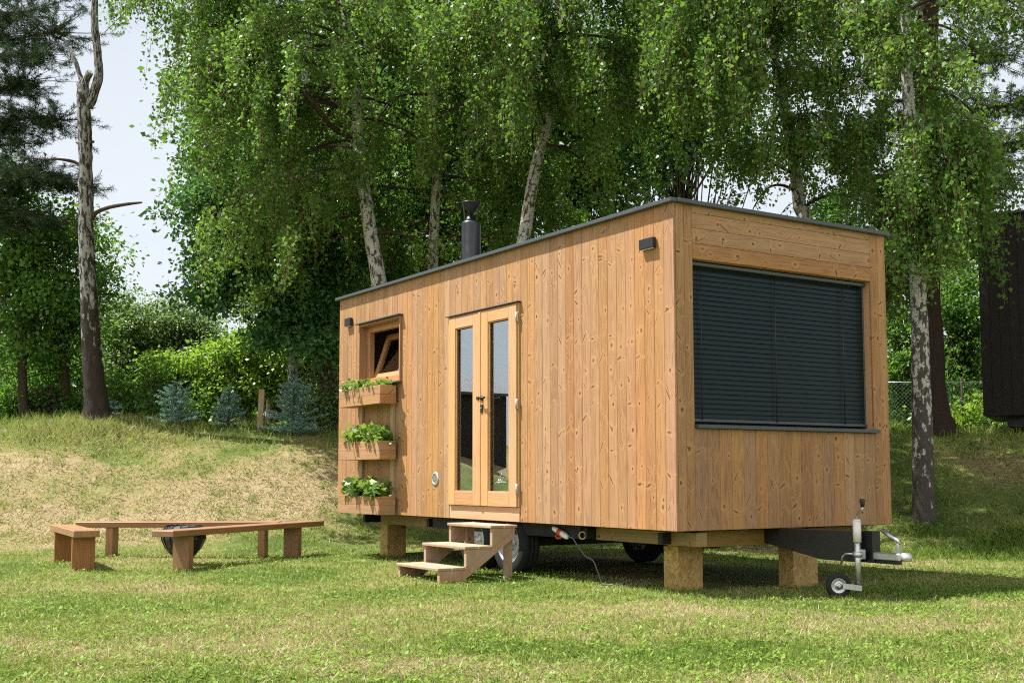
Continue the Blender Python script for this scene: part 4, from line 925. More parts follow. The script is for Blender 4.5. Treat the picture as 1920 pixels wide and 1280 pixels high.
for pp, rr in (([at(172, 408, D), at(182, 397, D - .1), at(205, 388, D - .2), at(240, 382, D - .3), at(267, 379, D - .3)], [0.05, 0.042, 0.036, 0.028, 0.014]),
               ([at(155, 312, D), at(140, 303, D), at(112, 298, D - .2), at(80, 298, D - .3), at(44, 294, D - .3)], [0.036, 0.03, 0.022, 0.014, 0.006]),
               ([at(165, 268, D), at(176, 265, D - .1)], [0.04, 0.025]), ([at(152, 272, D), at(143, 266, D)], [0.03, 0.015])):
    o = trunk(pp, rr, M['brownbark'], e, 'branch', 8, 0.3, sm=3, lowz=0.01); reparent(o, e)

# birch behind the left end of the house
D = 19.5
tp = [Vector((-1.85, 19.8, 1.2)), at(712, 540, D), at(700, 470, D), at(690, 400, D), at(678, 320, D), at(671, 260, D), at(668, 180, D), at(655, 90, D), at(645, -20, D), at(640, -200, D), at(650, -420, D)]
bl_ = rb(tp, 7.2, 12.5, 22, 2.8, 62, 0.6, 2.0) + rb(tp, 5.0, 7.6, 9, 2.5, 62, 0.6, 2.0, 2.0, 4.4) + rb(tp, 4.6, 7.0, 6, 1.8, 30, 0.5, 1.2, 0.3, 3.0)
bl_ += [tgt(tp, 9.7, at(160, 0, 19.0), 1.2, 110, 0.5, 1.1, 0.3), tgt(tp, 9.5, at(225, 0, 19.2), 1.1, 80, 0.5, 1.2, 0.3), tgt(tp, 9.0, at(370, 10, 19.6), 1.0, 130, 0.8, 1.9, 0.45), tgt(tp, 8.2, at(410, 120, 19), 0.9, 120, 0.7, 1.9, 0.45), tgt(tp, 7.4, at(430, 210, 20), 0.8, 120, 0.6, 1.7, 0.45), tgt(tp, 8.8, at(340, 60, 19.4), 0.9, 90, 0.4, 1.1, 0.35), tgt(tp, 8.3, at(470, 60, 18.6), 0.9, 90, 0.6, 1.6, 0.5),
        tgt(tp, 9.0, at(650, 30, 18.6), 0.5, 80, 0.6, 1.3, 0.4), tgt(tp, 8.3, at(700, 110, 18.8), 0.4, 60, 0.5, 1.0, 0.4), tgt(tp, 7.0, at(480, 160, 18.5), 0.7, 90, 0.8, 2.2, 0.6), tgt(tp, 7.6, at(560, 90, 18.2), 0.7, 90, 0.8, 2.2, 0.6)]
birch('white birch leaning above the left end of the roof, foliage reaching the sky gap', tp, [0.17, 0.13, 0.12, 0.112, 0.105, 0.10, 0.09, 0.08, 0.07, 0.05, 0.03], bl_,
      extra=[([at(688, 278, D - .2), at(700, 240, D - .3), at(728, 196, D - .4)], [0.02, 0.017, 0.014], 'brownbark'),
             ([at(660, 260, D), at(620, 235, D - .5), at(590, 195, D - .8), at(545, 150, D - 1.0)], [0.05, 0.045, 0.035, 0.02], 'brownbark')])
# birch just left of the chimney
D = 21.0
tp = [Vector((-1.35, 21.2, 1.5)), at(812, 530, D), at(815, 420, D), at(820, 300, D), at(818, 190, D), at(806, 135, D), at(790, 60, D), at(780, -40, D), at(775, -220, D), at(780, -420, D)]
bl_ = rb(tp, 8.4, 12.5, 18, 2.8, 52, 0.6, 1.5) + rb(tp, 5.2, 8.4, 14, 2.6, 52, 0.6, 1.8, 0.0, 3.14) + rb(tp, 6.4, 8.0, 4, 1.8, 30, 0.4, 1.0, 5.2, 6.2)
birch('slender birch with a straight white stem left of the chimney', tp, [0.13, 0.10, 0.092, 0.084, 0.08, 0.075, 0.07, 0.06, 0.04, 0.03], bl_)
# birch right of the chimney: the big sunlit weeping crown
D = 19.0
tp = [Vector((0.02, 19.0, 0.5)), at(978, 500, D), at(984, 440, D), at(993, 380, D), at(1008, 300, D), at(1030, 220, D), at(1050, 120, D), at(1060, 0, D), at(1070, -200, D), at(1070, -450, D)]
bl_ = rb(tp, 6.2, 12.8, 28, 2.9, 60, 0.8, 2.4)
bl_ += [tgt(tp, 9.0, at(880, -20, 16.8), 0.9, 120, 0.8, 2.2, 0.55), tgt(tp, 8.2, at(935, 60, 16.6), 0.8, 100, 0.7, 1.9, 0.5), tgt(tp, 8.8, at(1060, 10, 16.2), 0.8, 120, 0.9, 2.3, 0.6), tgt(tp, 7.8, at(1010, 120, 16.8), 0.7, 90, 0.6, 1.5, 0.5),
        tgt(tp, 7.9, at(1040, 130, 17.6), 0.5, 80, 0.6, 1.3, 0.4), tgt(tp, 7.0, at(1050, 190, 18.0), 0.4, 60, 0.5, 1.0, 0.4), tgt(tp, 9.2, at(1200, 0, 16.8), 0.9, 130, 0.9, 2.4, 0.6), tgt(tp, 7.6, at(1180, 130, 17), 0.7, 90, 0.8, 1.9, 0.5), tgt(tp, 9.4, at(960, -80, 17.5), 0.9, 100, 0.8, 2.0, 0.6)]
birch('large sunlit weeping birch rising above the middle of the roof, right of the chimney', tp, [0.15, 0.112, 0.105, 0.10, 0.09, 0.08, 0.07, 0.06, 0.05, 0.03], bl_)
# birch above the blind end
D = 18.0
tp = [Vector((4.35, 18.2, 1.3)), at(1508, 440, D), at(1500, 390, D), at(1490, 310, D), at(1478, 240, D), at(1462, 150, D), at(1440, 40, D), at(1430, -100, D), at(1430, -300, D), at(1435, -500, D)]
bl_ = rb(tp, 6.0, 12.5, 26, 2.7, 50, 0.8, 2.1) + rb(tp, 4.2, 5.8, 7, 1.5, 20, 0.4, 0.9)
bl_ += [tgt(tp, 8.8, at(1290, -10, 15.6), 0.9, 120, 0.9, 2.3, 0.55), tgt(tp, 8.0, at(1260, 100, 15.8), 0.7, 90, 0.9, 2.0, 0.5), tgt(tp, 8.6, at(1400, 20, 15.4), 0.8, 120, 0.8, 2.1, 0.6), tgt(tp, 7.4, at(1350, 160, 15.8), 0.6, 80, 0.6, 1.6, 0.5), tgt(tp, 8.0, at(1500, 60, 16.8), 0.6, 100, 0.6, 1.5, 0.45), tgt(tp, 7.0, at(1540, 160, 17.0), 0.5, 80, 0.5, 1.3, 0.4), tgt(tp, 6.3, at(1450, 260, 17.2), 0.4, 50, 0.4, 1.0, 0.35), tgt(tp, 8.5, at(1560, 20, 16), 0.8, 110, 0.8, 1.8, 0.5), tgt(tp, 7.0, at(1440, 200, 16), 0.6, 60, 0.5, 1.2, 0.5), tgt(tp, 5.9, at(1420, 290, 17.0), 0.4, 70, 0.4, 0.9, 0.35), tgt(tp, 5.9, at(1560, 290, 17.2), 0.4, 80, 0.4, 1.0, 0.35), tgt(tp, 5.6, at(1370, 270, 17.6), 0.4, 60, 0.4, 0.9, 0.35)]
birch('white stemmed birch whose crown hangs above the blind end of the house', tp, [0.15, 0.105, 0.10, 0.092, 0.085, 0.08, 0.07, 0.06, 0.05, 0.03], bl_)
# birch at the right, full stem visible beside the house
D = 15.8
tp = [at(1734, 1010, D), at(1731, 900, D), at(1728, 750, D), at(1724, 600, D), at(1718, 450, D), at(1713, 330, D), at(1707, 230, D), at(1700, 120, D), at(1694, 0, D), at(1690, -200, D), at(1690, -500, D)]
bl_ = rb(tp, 6.0, 10.5, 9, 2.0, 26, 0.5, 1.4)
bl_ += [tgt(tp, 4.9, at(1800, 400, 15.2), 0.5, 60, 0.5, 1.2, 0.35), tgt(tp, 4.6, at(1760, 380, 15.0), 0.5, 60, 0.6, 1.4, 0.35), tgt(tp, 4.9, at(1850, 370, 15.6), 0.6, 60, 0.4, 1.1, 0.35), tgt(tp, 5.2, at(1890, 380, 16.2), 0.5, 36, 0.3, 0.8, 0.3),
        tgt(tp, 5.4, at(1740, 400, 14.9), 0.3, 70, 0.6, 1.5, 0.25), tgt(tp, 4.6, at(1740, 500, 15.0), 0.3, 36, 0.4, 1.0, 0.2), tgt(tp, 5.6, at(1770, 300, 15.0), 0.5, 90, 0.6, 1.3, 0.4), tgt(tp, 5.4, at(1830, 330, 15.4), 0.5, 90, 0.5, 1.2, 0.4), tgt(tp, 4.4, at(1720, 480, 15.0), 0.35, 70, 0.5, 1.3, 0.28), tgt(tp, 4.6, at(1790, 470, 15.4), 0.4, 70, 0.4, 1.1, 0.3), tgt(tp, 6.8, at(1700, 160, 15.0), 0.4, 70, 0.5, 1.1, 0.35), tgt(tp, 4.1, at(1680, 520, 16.6), 0.3, 50, 0.7, 1.6, 0.22), tgt(tp, 5.0, at(1690, 330, 16.2), 0.4, 70, 0.6, 1.3, 0.3),
        tgt(tp, 4.7, at(1672, 400, 16.2), 0.4, 60, 0.7, 1.7, 0.25), tgt(tp, 4.2, at(1690, 470, 16.0), 0.3, 40, 0.6, 1.6, 0.22), tgt(tp, 4.3, at(1700, 480, 15.2), 0.3, 26, 0.3, 0.8, 0.25), tgt(tp, 3.6, at(1690, 560, 16.4), 0.3, 24, 0.5, 1.2, 0.2),
        tgt(tp, 7.3, at(1890, 40, 15.0), 0.6, 60, 0.5, 1.1, 0.4), tgt(tp, 7.0, at(1840, 110, 15.2), 0.5, 26, 0.3, 0.7, 0.35), tgt(tp, 7.4, at(1620, 40, 15.4), 0.5, 50, 0.5, 1.3, 0.4), tgt(tp, 6.0, at(1640, 260, 16), 0.5, 40, 0.4, 1.1, 0.35)]
birch('birch with flaked black and white stem standing right of the house corner', tp, [0.165, 0.14, 0.128, 0.112, 0.098, 0.088, 0.08, 0.072, 0.065, 0.05, 0.03], bl_, lowz=4.5)
# small birch deeper in the row, seen only as hanging foliage and thin stem
D = 23.0
tp = [Vector((-4.2, 23.0, 1.8)), at(545, 520, D), at(560, 380, D), at(570, 240, D), at(575, 100, D), at(580, -60, D), at(585, -260, D)]
birch('thin birch deep in the shade between the oak and the leaning birch', tp, [0.12, 0.11, 0.10, 0.09, 0.08, 0.06, 0.03], rb(tp, 6.0, 11.5, 18, 1.7, 44, 0.7, 1.6), lsize=0.08, step=0.05)

# leafy crowns made of many small leaf sprays
def spray_tree(name, label, cat, group, base, tr, trad, clumps, mat, lsize, per, bark='brownbark', flat=0.7, cr=0.4, limbs=True):
    """clumps: list of (centre, rx, ry, rz, number of sprays)"""
    e = plant(name, base[0], base[1], label, cat, group)
    o = trunk(tr, trad, M[bark], e, lowz=2, seed=5); reparent(o, e)
    cs = []
    for (c, rx, ry, rz, n) in clumps:
        d = norm(rng.normal(size=(n, 3))) * (rng.random((n, 1)) ** 0.42) * (1 + 0.28 * rng.normal(size=(n, 1)).clip(-1, 2)); cs.append(np.array(tuple(c))[None] + d * np.array([rx, ry, rz])[None])
    cs = np.concatenate(cs); N = len(cs)
    big = 0.6 + 0.8 * rng.random((N, 1, 1))
    X = rng.normal(size=(N, per, 3)) * np.array([cr, cr, cr * flat])[None, None] * 0.5 * big
    Pp = (cs[:, None] + X).reshape(-1, 3)
    Dd = X.reshape(-1, 3) * 2.0 + rng.normal(size=(N * per, 3)) * 0.45; Dd[:, 2] -= 0.25
    L = lsize * (0.6 + 0.7 * rng.random(N * per)); q = leaf_quads(Pp, Dd, L, L * (0.5 + 0.3 * rng.random(N * per)), 0.5)
    lc = np.clip(np.repeat(rng.random(N), per) * 0.55 + rng.random(N * per) * 0.45, 0, 1)
    o = quads('crown', q, lc, M[mat]); reparent(o, e)
    if limbs:
        top = np.array([tuple(p) for p in smooth([Vector(p) for p in tr], 4)]); k = rng.integers(0, N, min(N, 160))
        A = []; B_ = []
        for i in k:
            j = min(len(top) - 1, int(len(top) * (0.35 + 0.6 * rng.random()))); a_ = top[j]; b_ = cs[i]; m_ = (a_ + b_) / 2 + np.array([0, 0, -0.12 * np.linalg.norm(b_ - a_)]) + rng.normal(size=3) * 0.1
            A += [a_, m_]; B_ += [m_, b_]
        twig_ribbons('limbs', np.array(A), np.array(B_), np.tile([0.022, 0.014], len(A) // 2) * (trad[0] / 0.12) ** 0.5, M['brownbark'], e)
    return e
D = 23.0
tr = [Vector((-3.6, 23.2, 1.7)), at(612, 640, D), at(600, 560, D), at(590, 450, D), at(585, 330, D)]
spray_tree('oak_tree', 'dense glossy oak crown hanging left of the house below the birches', 'oak tree', 'broadleaf trees behind the bank', (-3.6, 23.2), tr, [0.2, 0.17, 0.15, 0.12, 0.06],
           [(at(480, 400, 22.0), 1.25, 1.2, 0.8, 120), (at(410, 385, 21.6), 0.75, 0.8, 0.45, 55), (at(400, 545, 22.0), 0.75, 0.8, 0.25, 40), (at(460, 500, 22.2), 1.0, 1.0, 0.55, 110), (at(550, 570, 22.0), 0.7, 0.9, 0.6, 80), (at(560, 480, 22.5), 0.9, 1.0, 1.0, 110),
            (at(620, 400, 23), 1.0, 1.2, 1.4, 130), (at(600, 650, 21.8), 0.25, 0.4, 0.3, 14), (at(520, 630, 22), 0.5, 0.6, 0.2, 18), (at(430, 300, 22.6), 0.8, 0.9, 0.7, 70)], 'oakleaf', 0.10, 90, cr=0.34)
# background broadleaf masses behind the birch row
for k, (px, py, D, rx, rz, lab) in enumerate(((700, 430, 26, 1.9, 2.1, 'shaded broadleaf tree filling the gap behind the leaning birch'), (900, 300, 27, 2.0, 2.7, 'shaded broadleaf tree behind the chimney'), (1090, 260, 28, 2.0, 2.6, 'shaded broadleaf tree behind the middle of the roof'),
                                            (520, 170, 27, 1.8, 1.9, 'leafy tree high behind the oak'), (760, 130, 28, 2.6, 2.6, 'tall leafy tree between the two left birches'), (1270, 170, 29, 2.0, 2.0, 'leafy tree seen through the right birch crowns'))):
    c = at(px, py, D); tr = [Vector((c.x, c.y, 1.0)), Vector((c.x + .1, c.y, (1 + c.z) / 2)), Vector((c.x - .1, c.y, c.z + rz * .7))]
    spray_tree('broadleaf_tree', lab, 'tree', 'broadleaf trees behind the bank', (c.x, c.y), tr, [0.2, 0.15, 0.05], [(c, rx, 1.6, rz, 320)], 'mapleleaf', 0.15, 60, cr=0.8)
# dark maples at the far left
for (pts, lab) in (([(40, 500, 24, 1.1, 1.2, 84), (110, 430, 24, 0.7, 0.6, 36), (130, 560, 23.8, 0.6, 0.6, 26), (20, 640, 24, 0.9, 0.5, 26), (10, 370, 24, 0.9, 0.9, 46)], 'dark green maple at the left edge behind the old birch'),
                   ([(120, 590, 24.8, 0.9, 0.6, 36), (185, 455, 24.6, 0.2, 0.2, 6), (196, 520, 24.8, 0.22, 0.25, 8), (90, 690, 25.2, 1.0, 0.5, 30)], 'maple behind the old birch stem showing light green twigs on its right')):
    c = at(pts[0][0], pts[0][1], pts[0][2]); tr = [Vector((c.x + .2, c.y, 1.3)), Vector((c.x, c.y, c.z - .5)), Vector((c.x - .1, c.y, c.z + 1.0))]
    spray_tree('maple_tree', lab, 'maple tree', 'broadleaf trees behind the bank', (c.x, c.y), tr, [0.10, 0.08, 0.03], [(at(a_, b_, d_), rx, 1.2, rz, n) for a_, b_, d_, rx, rz, n in pts], 'midleaf', 0.10, 80, cr=0.44)
# shrubs behind the bank
SH = [
    (350, 690, 26, [(350, 680, .9, .35), (315, 700, .5, .3), (345, 740, .9, .45), (395, 720, .6, .45)], 'shrubleaf', 'bright yellow green shrub behind the leftmost small spruce'),
    (460, 680, 25.5, [(440, 660, .45, .25), (470, 690, .8, .5), (430, 740, .6, .5), (500, 720, .6, .4)], 'shrubleaf', 'bright green shrub behind the middle spruce and the post'),
    (545, 670, 25.5, [(480, 635, .5, .22), (560, 650, .7, .35), (540, 700, .8, .5), (610, 690, .6, .5), (585, 640, .5, .3)], 'shrubleaf', 'sunlit shrub with clumped twigs left of the planters'),
    (605, 760, 23.5, [(605, 740, .5, .45), (630, 780, .4, .35), (590, 790, .5, .3)], 'paleleaf', 'pale low shrub against the left end of the house'),
    (245, 620, 29, [(240, 600, 1.0, .75), (200, 640, .7, .8), (270, 660, .8, .7), (240, 700, 1.2, .6)], 'paleleaf', 'airy light leaved tree right of the old birch'),
    (345, 620, 29, [(320, 610, .7, .7), (370, 620, .7, .6), (340, 670, 1.1, .6), (400, 640, .6, .5)], 'paleleaf', 'thin grey green tree with bare top twigs in the middle of the far hedge'),
    (300, 730, 25, [(285, 740, .7, .55), (240, 760, .6, .4), (320, 770, .7, .35)], 'midleaf', 'dark bramble thicket right of the old birch foot'),
    (100, 740, 24.5, [(60, 760, .9, .4), (130, 770, .5, .3), (10, 750, .7, .4)], 'midleaf', 'dark undergrowth at the left edge of the bank'),
    (120, 680, 27, [(100, 650, .8, .7), (150, 700, .6, .6), (60, 700, .9, .6), (30, 620, .7, .6)], 'paleleaf', 'light young tree behind the undergrowth, left of the old birch stem'),
    (700, 640, 26, [(680, 600, 1.0, 1.0), (620, 600, .6, .7)], 'mapleleaf', 'dark shrub behind the left end of the roof'),
    (1800, 600, 25, [(1790, 560, .7, .8), (1830, 620, .5, .7), (1780, 680, .6, .6), (1820, 740, .7, .5)], 'midleaf', 'sunlit shrub behind the chain link fence'),
    (1700, 700, 24, [(1690, 640, .5, 1.1), (1690, 760, .5, .6)], 'midleaf', 'bright shrub seen between the house and the right birch'),
    (1805, 770, 23.2, [(1800, 775, .45, .25), (1840, 770, .35, .25)], 'shrubleaf', 'low leafy weeds at the foot of the fence'),
    (1620, 500, 27, [(1600, 380, .8, .4), (1680, 470, .7, .5), (1790, 470, .9, .55), (1560, 420, .7, .4)], 'mapleleaf', 'small broadleaf crown low in the gap above the blind end'),
]
for (px, py, D, cl, mt, lab) in SH:
    c = at(px, py, D); zb_ = float(HT(c.x, D)); tr = [Vector((c.x, D, zb_ - .1)), Vector((c.x + .1, D, (zb_ + c.z) / 2)), Vector((c.x - .05, D, c.z + 0.2))]
    spray_tree('shrub', lab, 'shrub', 'shrubs behind the bank', (c.x, D), tr, [0.06, 0.04, 0.015], [(at(a_, b_, D + rng.normal() * .3), rx, .7, rz, int(46 * rx * rz / 0.4) + 12) for a_, b_, rx, rz in cl], mt, 0.095 if mt != 'paleleaf' else 0.08, 52, cr=0.3, flat=0.7)

# far wood closing the view
n = 52000; x = (rng.random(n) - .5) * 56; y = 34 + 5 * rng.random(n); hh = 2.6 + 2.0 * vnoise(x, y * .3, 3.1, 91) + 1.0 * vnoise(x, y, 0.9, 92); z = 0.2 + hh * rng.random(n) ** 0.6
dd = rng.normal(size=(n, 3)); L_ = 0.20 + 0.18 * rng.random(n); o = quads('far_wood', leaf_quads(np.stack([x, y, z], 1), dd, L_, L_ * .7, 0.5), np.clip(vnoise(x, z, 1.1, 7) * .8 + .3 * rng.random(n), 0, 1), M['mapleleaf'])
tag(o, 'far belt of woodland closing the view behind the shrubs', 'woodland', None, 'stuff')

# pines
def pine(label, tpts, trad, limbs, group='pines beside the birches'):
    b0 = Vector(tpts[0]); e = plant('pine_tree', b0.x, b0.y, label, 'pine tree', group)
    o = trunk(tpts, trad, M['pinebark'], e, lowz=2, n=18, bumpy=0.12); reparent(o, e)
    Q = []; A = []; B_ = []
    for (a0, tip, rr, nt_, sp_2) in limbs:
        a0 = np.array(tuple(a0)); tip = np.array(tuple(tip)); mid = (a0 + tip) / 2 + np.array([0, 0, 0.12 * np.linalg.norm(tip - a0)])
        ts = np.linspace(0, 1, 7)[:, None]; line = (1 - ts) ** 2 * a0 + 2 * ts * (1 - ts) * mid + ts ** 2 * tip
        o = MB(8).tube([Vector(p) for p in line], list(np.linspace(rr, 0.012, 7)), 7, False).build('limb', M['brownbark'], None); reparent(o, e)
        t = 0.25 + 0.75 * rng.random(nt_) ** 0.7; c = np.stack([np.interp(t, ts[:, 0], line[:, k]) for k in range(3)], 1)
        off = rng.normal(size=(nt_, 3)) * np.array([sp_2, sp_2, sp_2 * 0.42]); c2 = c + off
        A.append(c); B_.append(c2); Q.append((c2, norm(off + np.array([0, 0, .12]))))
    c2 = np.concatenate([q_[0] for q_ in Q]); dr = np.concatenate([q_[1] for q_ in Q]); A = np.concatenate(A); B_ = np.concatenate(B_)
    twig_ribbons('twigs', A, B_, np.full(len(A), 0.006), M['brownbark'], e)
    per = 64; n = len(c2) * per
    s = rng.random((len(c2), per, 1)) ** 0.8 * -0.24; P_ = (c2[:, None] + dr[:, None] * s).reshape(-1, 3)
    dd = np.repeat(dr, per, 0) * 0.55 + rng.normal(size=(n, 3)) * 0.6
    L = 0.07 + 0.05 * rng.random(n); q_ = leaf_quads(P_, dd, L, np.full(n, 0.0085), 0.5, 0)
    o = quads('needles', q_, rng.random(n), M['needle']); reparent(o, e)
    return e
D = 19.3
tp = [at(1762, 850, D), at(1756, 805, D), at(1748, 760, D), at(1742, 650, D), at(1738, 500, D), at(1737, 330, D), at(1739, 180, D), at(1740, 40, D), at(1742, -150, D), at(1745, -400, D)]
lm = []
for (p, q_, r_, n_, s_) in (((1745, 150), (1885, 105), .09, 150, .5), ((1740, 235), (1630, 232), .045, 60, .35), ((1742, 300), (1560, 250), .04, 100, .4), ((1745, 330), (1900, 270), .04, 170, .45), ((1742, 60), (1600, 40), .05, 130, .45), ((1742, 20), (1880, 10), .06, 120, .5),
                          ((1745, 380), (1880, 340), .035, 110, .4), ((1740, 130), (1620, 150), .04, 90, .4), ((1745, 250), (1930, 200), .05, 150, .45), ((1742, -60), (1560, -60), .06, 120, .6), ((1742, -100), (1900, -100), .06, 120, .6), ((1742, 350), (1640, 330), .03, 50, .35), ((1742, 200), (1800, 260), .03, 60, .4)):
    lm.append((at(p[0], p[1], D), at(q_[0], q_[1], D + rng.normal() * 1.1), r_, n_, s_))
pine('tall dark pine with a thick shaded stem behind the right birch', tp, [0.42, 0.33, 0.25, 0.225, 0.20, 0.182, 0.175, 0.168, 0.13, 0.07], lm)
D = 23.2
tp = [Vector((-11.2, D, 1.8)), Vector((-11.1, D, 4)), Vector((-11.0, D, 7)), Vector((-10.9, D, 11.5))]
lm = []
for (z, q_, r_, n_, s_) in ((6.0, (60, 330), .05, 190, .42), (6.4, (130, 340), .05, 170, .42), (7.0, (120, 225), .05, 200, .45), (7.4, (60, 150), .05, 150, .4), (8.3, (110, 60), .05, 190, .5), (8.8, (60, 20), .05, 150, .5), (5.6, (110, 420), .04, 120, .35), (7.0, (10, 240), .05, 130, .45), (8.2, (90, 110), .04, 120, .35), (9.2, (120, -30), .05, 120, .5), (5.8, (178, 350), .035, 90, .25), (5.9, (30, 430), .04, 90, .35), (6.8, (60, 270), .03, 60, .3)):
    lm.append((Vector((-11.0, D, z * 1.12)), at(q_[0], q_[1], D + rng.normal() * .8 - .4), r_, n_, s_))
pine('pine reaching in from the left edge with dark needle pads before the sky', tp, [0.25, 0.22, 0.18, 0.12], lm)

# small blue spruces
def spruce(px, py, ptop, D, halfw, lab):
    c = at(px, py, D); z0 = float(HT(c.x, D)) - 0.02; top = at(px, ptop, D).z; hgt = top - z0
    e = plant('blue_spruce', c.x, D, lab, 'spruce', 'small blue spruces on the bank')
    o = trunk([Vector((c.x, D, z0)), Vector((c.x, D, z0 + hgt * .5)), Vector((c.x, D, z0 + hgt * .98))], [0.03, 0.02, 0.006], M['brownbark'], e, n=7); reparent(o, e)
    A = []; B_ = []; nt_ = int(hgt / 0.085)
    for k in range(nt_):
        f = (k + .5) / nt_; r_ = halfw * (1 - f) ** 0.8 * (0.6 + 0.6 * rng.random()) + 0.04; nb_ = 7 if f < .8 else 4
        for j in range(nb_):
            a_ = 6.283 * (j + rng.random() * .6) / nb_ + k; b0_ = np.array([c.x, D, z0 + hgt * f]); d_ = np.array([math.cos(a_), math.sin(a_), 0.18 + 0.5 * f]); rr_ = r_ * (0.5 + .75 * rng.random())
            A.append(b0_); B_.append(b0_ + d_ * rr_)
            for sgn in (-1, 1, -1, 1):
                t_ = 0.35 + 0.5 * rng.random(); m_ = b0_ + d_ * rr_ * t_; sd = np.array([-d_[1], d_[0], 0.1]) * sgn * 0.5 + d_ * 0.5
                A.append(m_); B_.append(m_ + sd * rr_ * (1 - t_) * 0.9)
    A.append(np.array([c.x, D, z0 + hgt * .9])); B_.append(np.array([c.x, D, top]))
    A = np.array(A); B_ = np.array(B_); twig_ribbons('twigs', A, B_, np.full(len(A), 0.004), M['brownbark'], e)
    ln = np.linalg.norm(B_ - A, axis=1); cnt = np.maximum(6, (ln * 230).astype(int)); idx = np.repeat(np.arange(len(A)), cnt); n = len(idx)
    tt = rng.random((n, 1)) ** 0.75; P_ = A[idx] + (B_ - A)[idx] * tt; dd = norm((B_ - A)[idx]) * 0.7 + rng.normal(size=(n, 3)) * 0.5; dd[:, 2] += 0.15
    q_ = leaf_quads(P_, dd, 0.032 + 0.018 * rng.random(n), np.full(n, 0.011), 0.5, 0)
    lc = np.clip(tt[:, 0] * 0.6 + 0.4 * rng.random(n), 0, 1); o = quads('needles', q_, lc, M['spruce']); reparent(o, e)
spruce(329, 790, 716, 21.4, 0.44, 'leftmost small blue spruce of the row on the bank')
spruce(428, 795, 728, 21.8, 0.34, 'small sparse blue spruce between the other two, left of the post')
spruce(550, 800, 704, 21.2, 0.56, 'widest blue spruce, right of the post near the house')
spruce(212, 785, 752, 21.6, 0.20, 'tiny spruce seedling beside the old birch foot')

# herbs in the planters
def herbs(k, lab, lo, hi, hgt, n, lsz, seed):
    x0, x1, d0, d1, z1 = PB[k]; e = empty('planter_greens', hw((x0 + x1) / 2, (d0 + d1) / 2, z1 - .04), YAW, lab, 'plants', 'greens in the planter boxes')
    cx = lo + (hi - lo) * rng.random(n); P0 = np.stack([cx, (rng.random(n) - .5) * 0.15, np.zeros(n)], 1)
    tip = P0 + np.stack([rng.normal(size=n) * 0.07, rng.normal(size=n) * 0.05 - 0.03, hgt * (0.35 + 0.75 * rng.random(n))], 1)
    A = P0; B_ = tip; o = quads('stems', np.stack([A, A + [0.004, 0, 0], B_ + [0.003, 0, 0], B_], 1), rng.random(n) * .5 + .3, M['herb']); o.parent = e
    per = 7; m = n * per; t_ = 0.35 + 0.65 * rng.random((n, per, 1)); P_ = (P0[:, None] + (tip - P0)[:, None] * t_).reshape(-1, 3) + rng.normal(size=(m, 3)) * 0.022
    dd = rng.normal(size=(m, 3)); dd[:, 2] = dd[:, 2] * .4 + .15; L = lsz * (0.6 + .8 * rng.random(m)); q_ = leaf_quads(P_, dd, L, L * .85, 0.45, 0.25)
    o = quads('leaves', q_, np.clip(rng.random(m) * .6 + np.repeat(rng.random(n), per) * .4, 0, 1), M['herb']); o.parent = e
herbs(0, 'light green trailing herbs in the top planter box under the window', -0.57, 0.55, 0.11, 90, 0.05, 1)
herbs(1, 'leafy lettuce like greens in the middle planter box', -0.45, 0.52, 0.22, 95, 0.075, 2)
herbs(2, 'broad leaved salad plants in the lowest planter box', -0.42, 0.50, 0.24, 90, 0.085, 3)

# ------------------------------------------------------------------ grass
def blades(n, xy, hmin, hmax, wd, dry, lean=0.45, tw=0.25):
    x, y = xy; z = HT(x, y) - 0.004; hgt = hmin + (hmax - hmin) * rng.random(n) ** 1.4
    a_ = rng.random(n) * 6.283; ln = np.abs(rng.normal(size=n)) * lean; b_ = rng.random(n) * 6.283
    S = np.stack([np.cos(b_), np.sin(b_), np.zeros(n)], 1) * (wd * (0.7 + .6 * rng.random(n)))[:, None] / 2
    P_ = np.stack([x, y, z], 1); Dn = np.stack([np.cos(a_) * ln, np.sin(a_) * ln, np.ones(n)], 1); Dn = norm(Dn)
    mid = P_ + Dn * (hgt * .55)[:, None]; tipv = mid + norm(Dn + np.stack([np.cos(a_) * ln, np.sin(a_) * ln, np.full(n, -0.25)], 1)) * (hgt * .5)[:, None]
    q_ = np.stack([P_ - S, P_ + S, mid + S * .75, tipv, mid - S * .75], 1)
    return q_, dry
def samp(n, d0, d1, pw=1.5, xm=1.3):
    u = rng.random(n); k = 1 - pw + 0.0001
    D_ = (d0 ** k + (d1 ** k - d0 ** k) * u) ** (1 / k); X_ = (rng.random(n) * 2 - 1) * (0.434 * D_ * 1.03 + xm); return X_, D_
def not_house(x, y):
    rx = (x - HO.x) * math.cos(YAW) + (y - HO.y) * math.sin(YAW); ry = -(x - HO.x) * math.sin(YAW) + (y - HO.y) * math.cos(YAW)
    return ~((rx > -6.6) & (rx < -0.3) & (ry > 0.7) & (ry < 2.7))
n = 430000; x, y = samp(n, 4.7, 18.5, 1.45); k = not_house(x, y) & (mound(x, y) < 0.10); x, y = x[k], y[k]; n = len(x)
tall = 0.45 * vnoise(x, y, 0.35, 41) + 0.75 * vnoise(x, y, 0.09, 42) - 0.1
dr = np.clip(dryness(x, y) * 0.95 + (vnoise(x, y, 0.07, 31) - .5) * 0.35 + rng.normal(size=n) * 0.2, 0, 1)
q_, _ = blades(n, (x, y), 0.014, 0.055, 0.0042 + 0.00022 * y, dr, 0.65); sc_h = (0.6 + 0.9 * tall)[:, None]
q_[:, 2:, 2] = q_[:, :1, 2] + (q_[:, 2:, 2] - q_[:, :1, 2]) * sc_h
Gq, Gl = [q_], [dr]
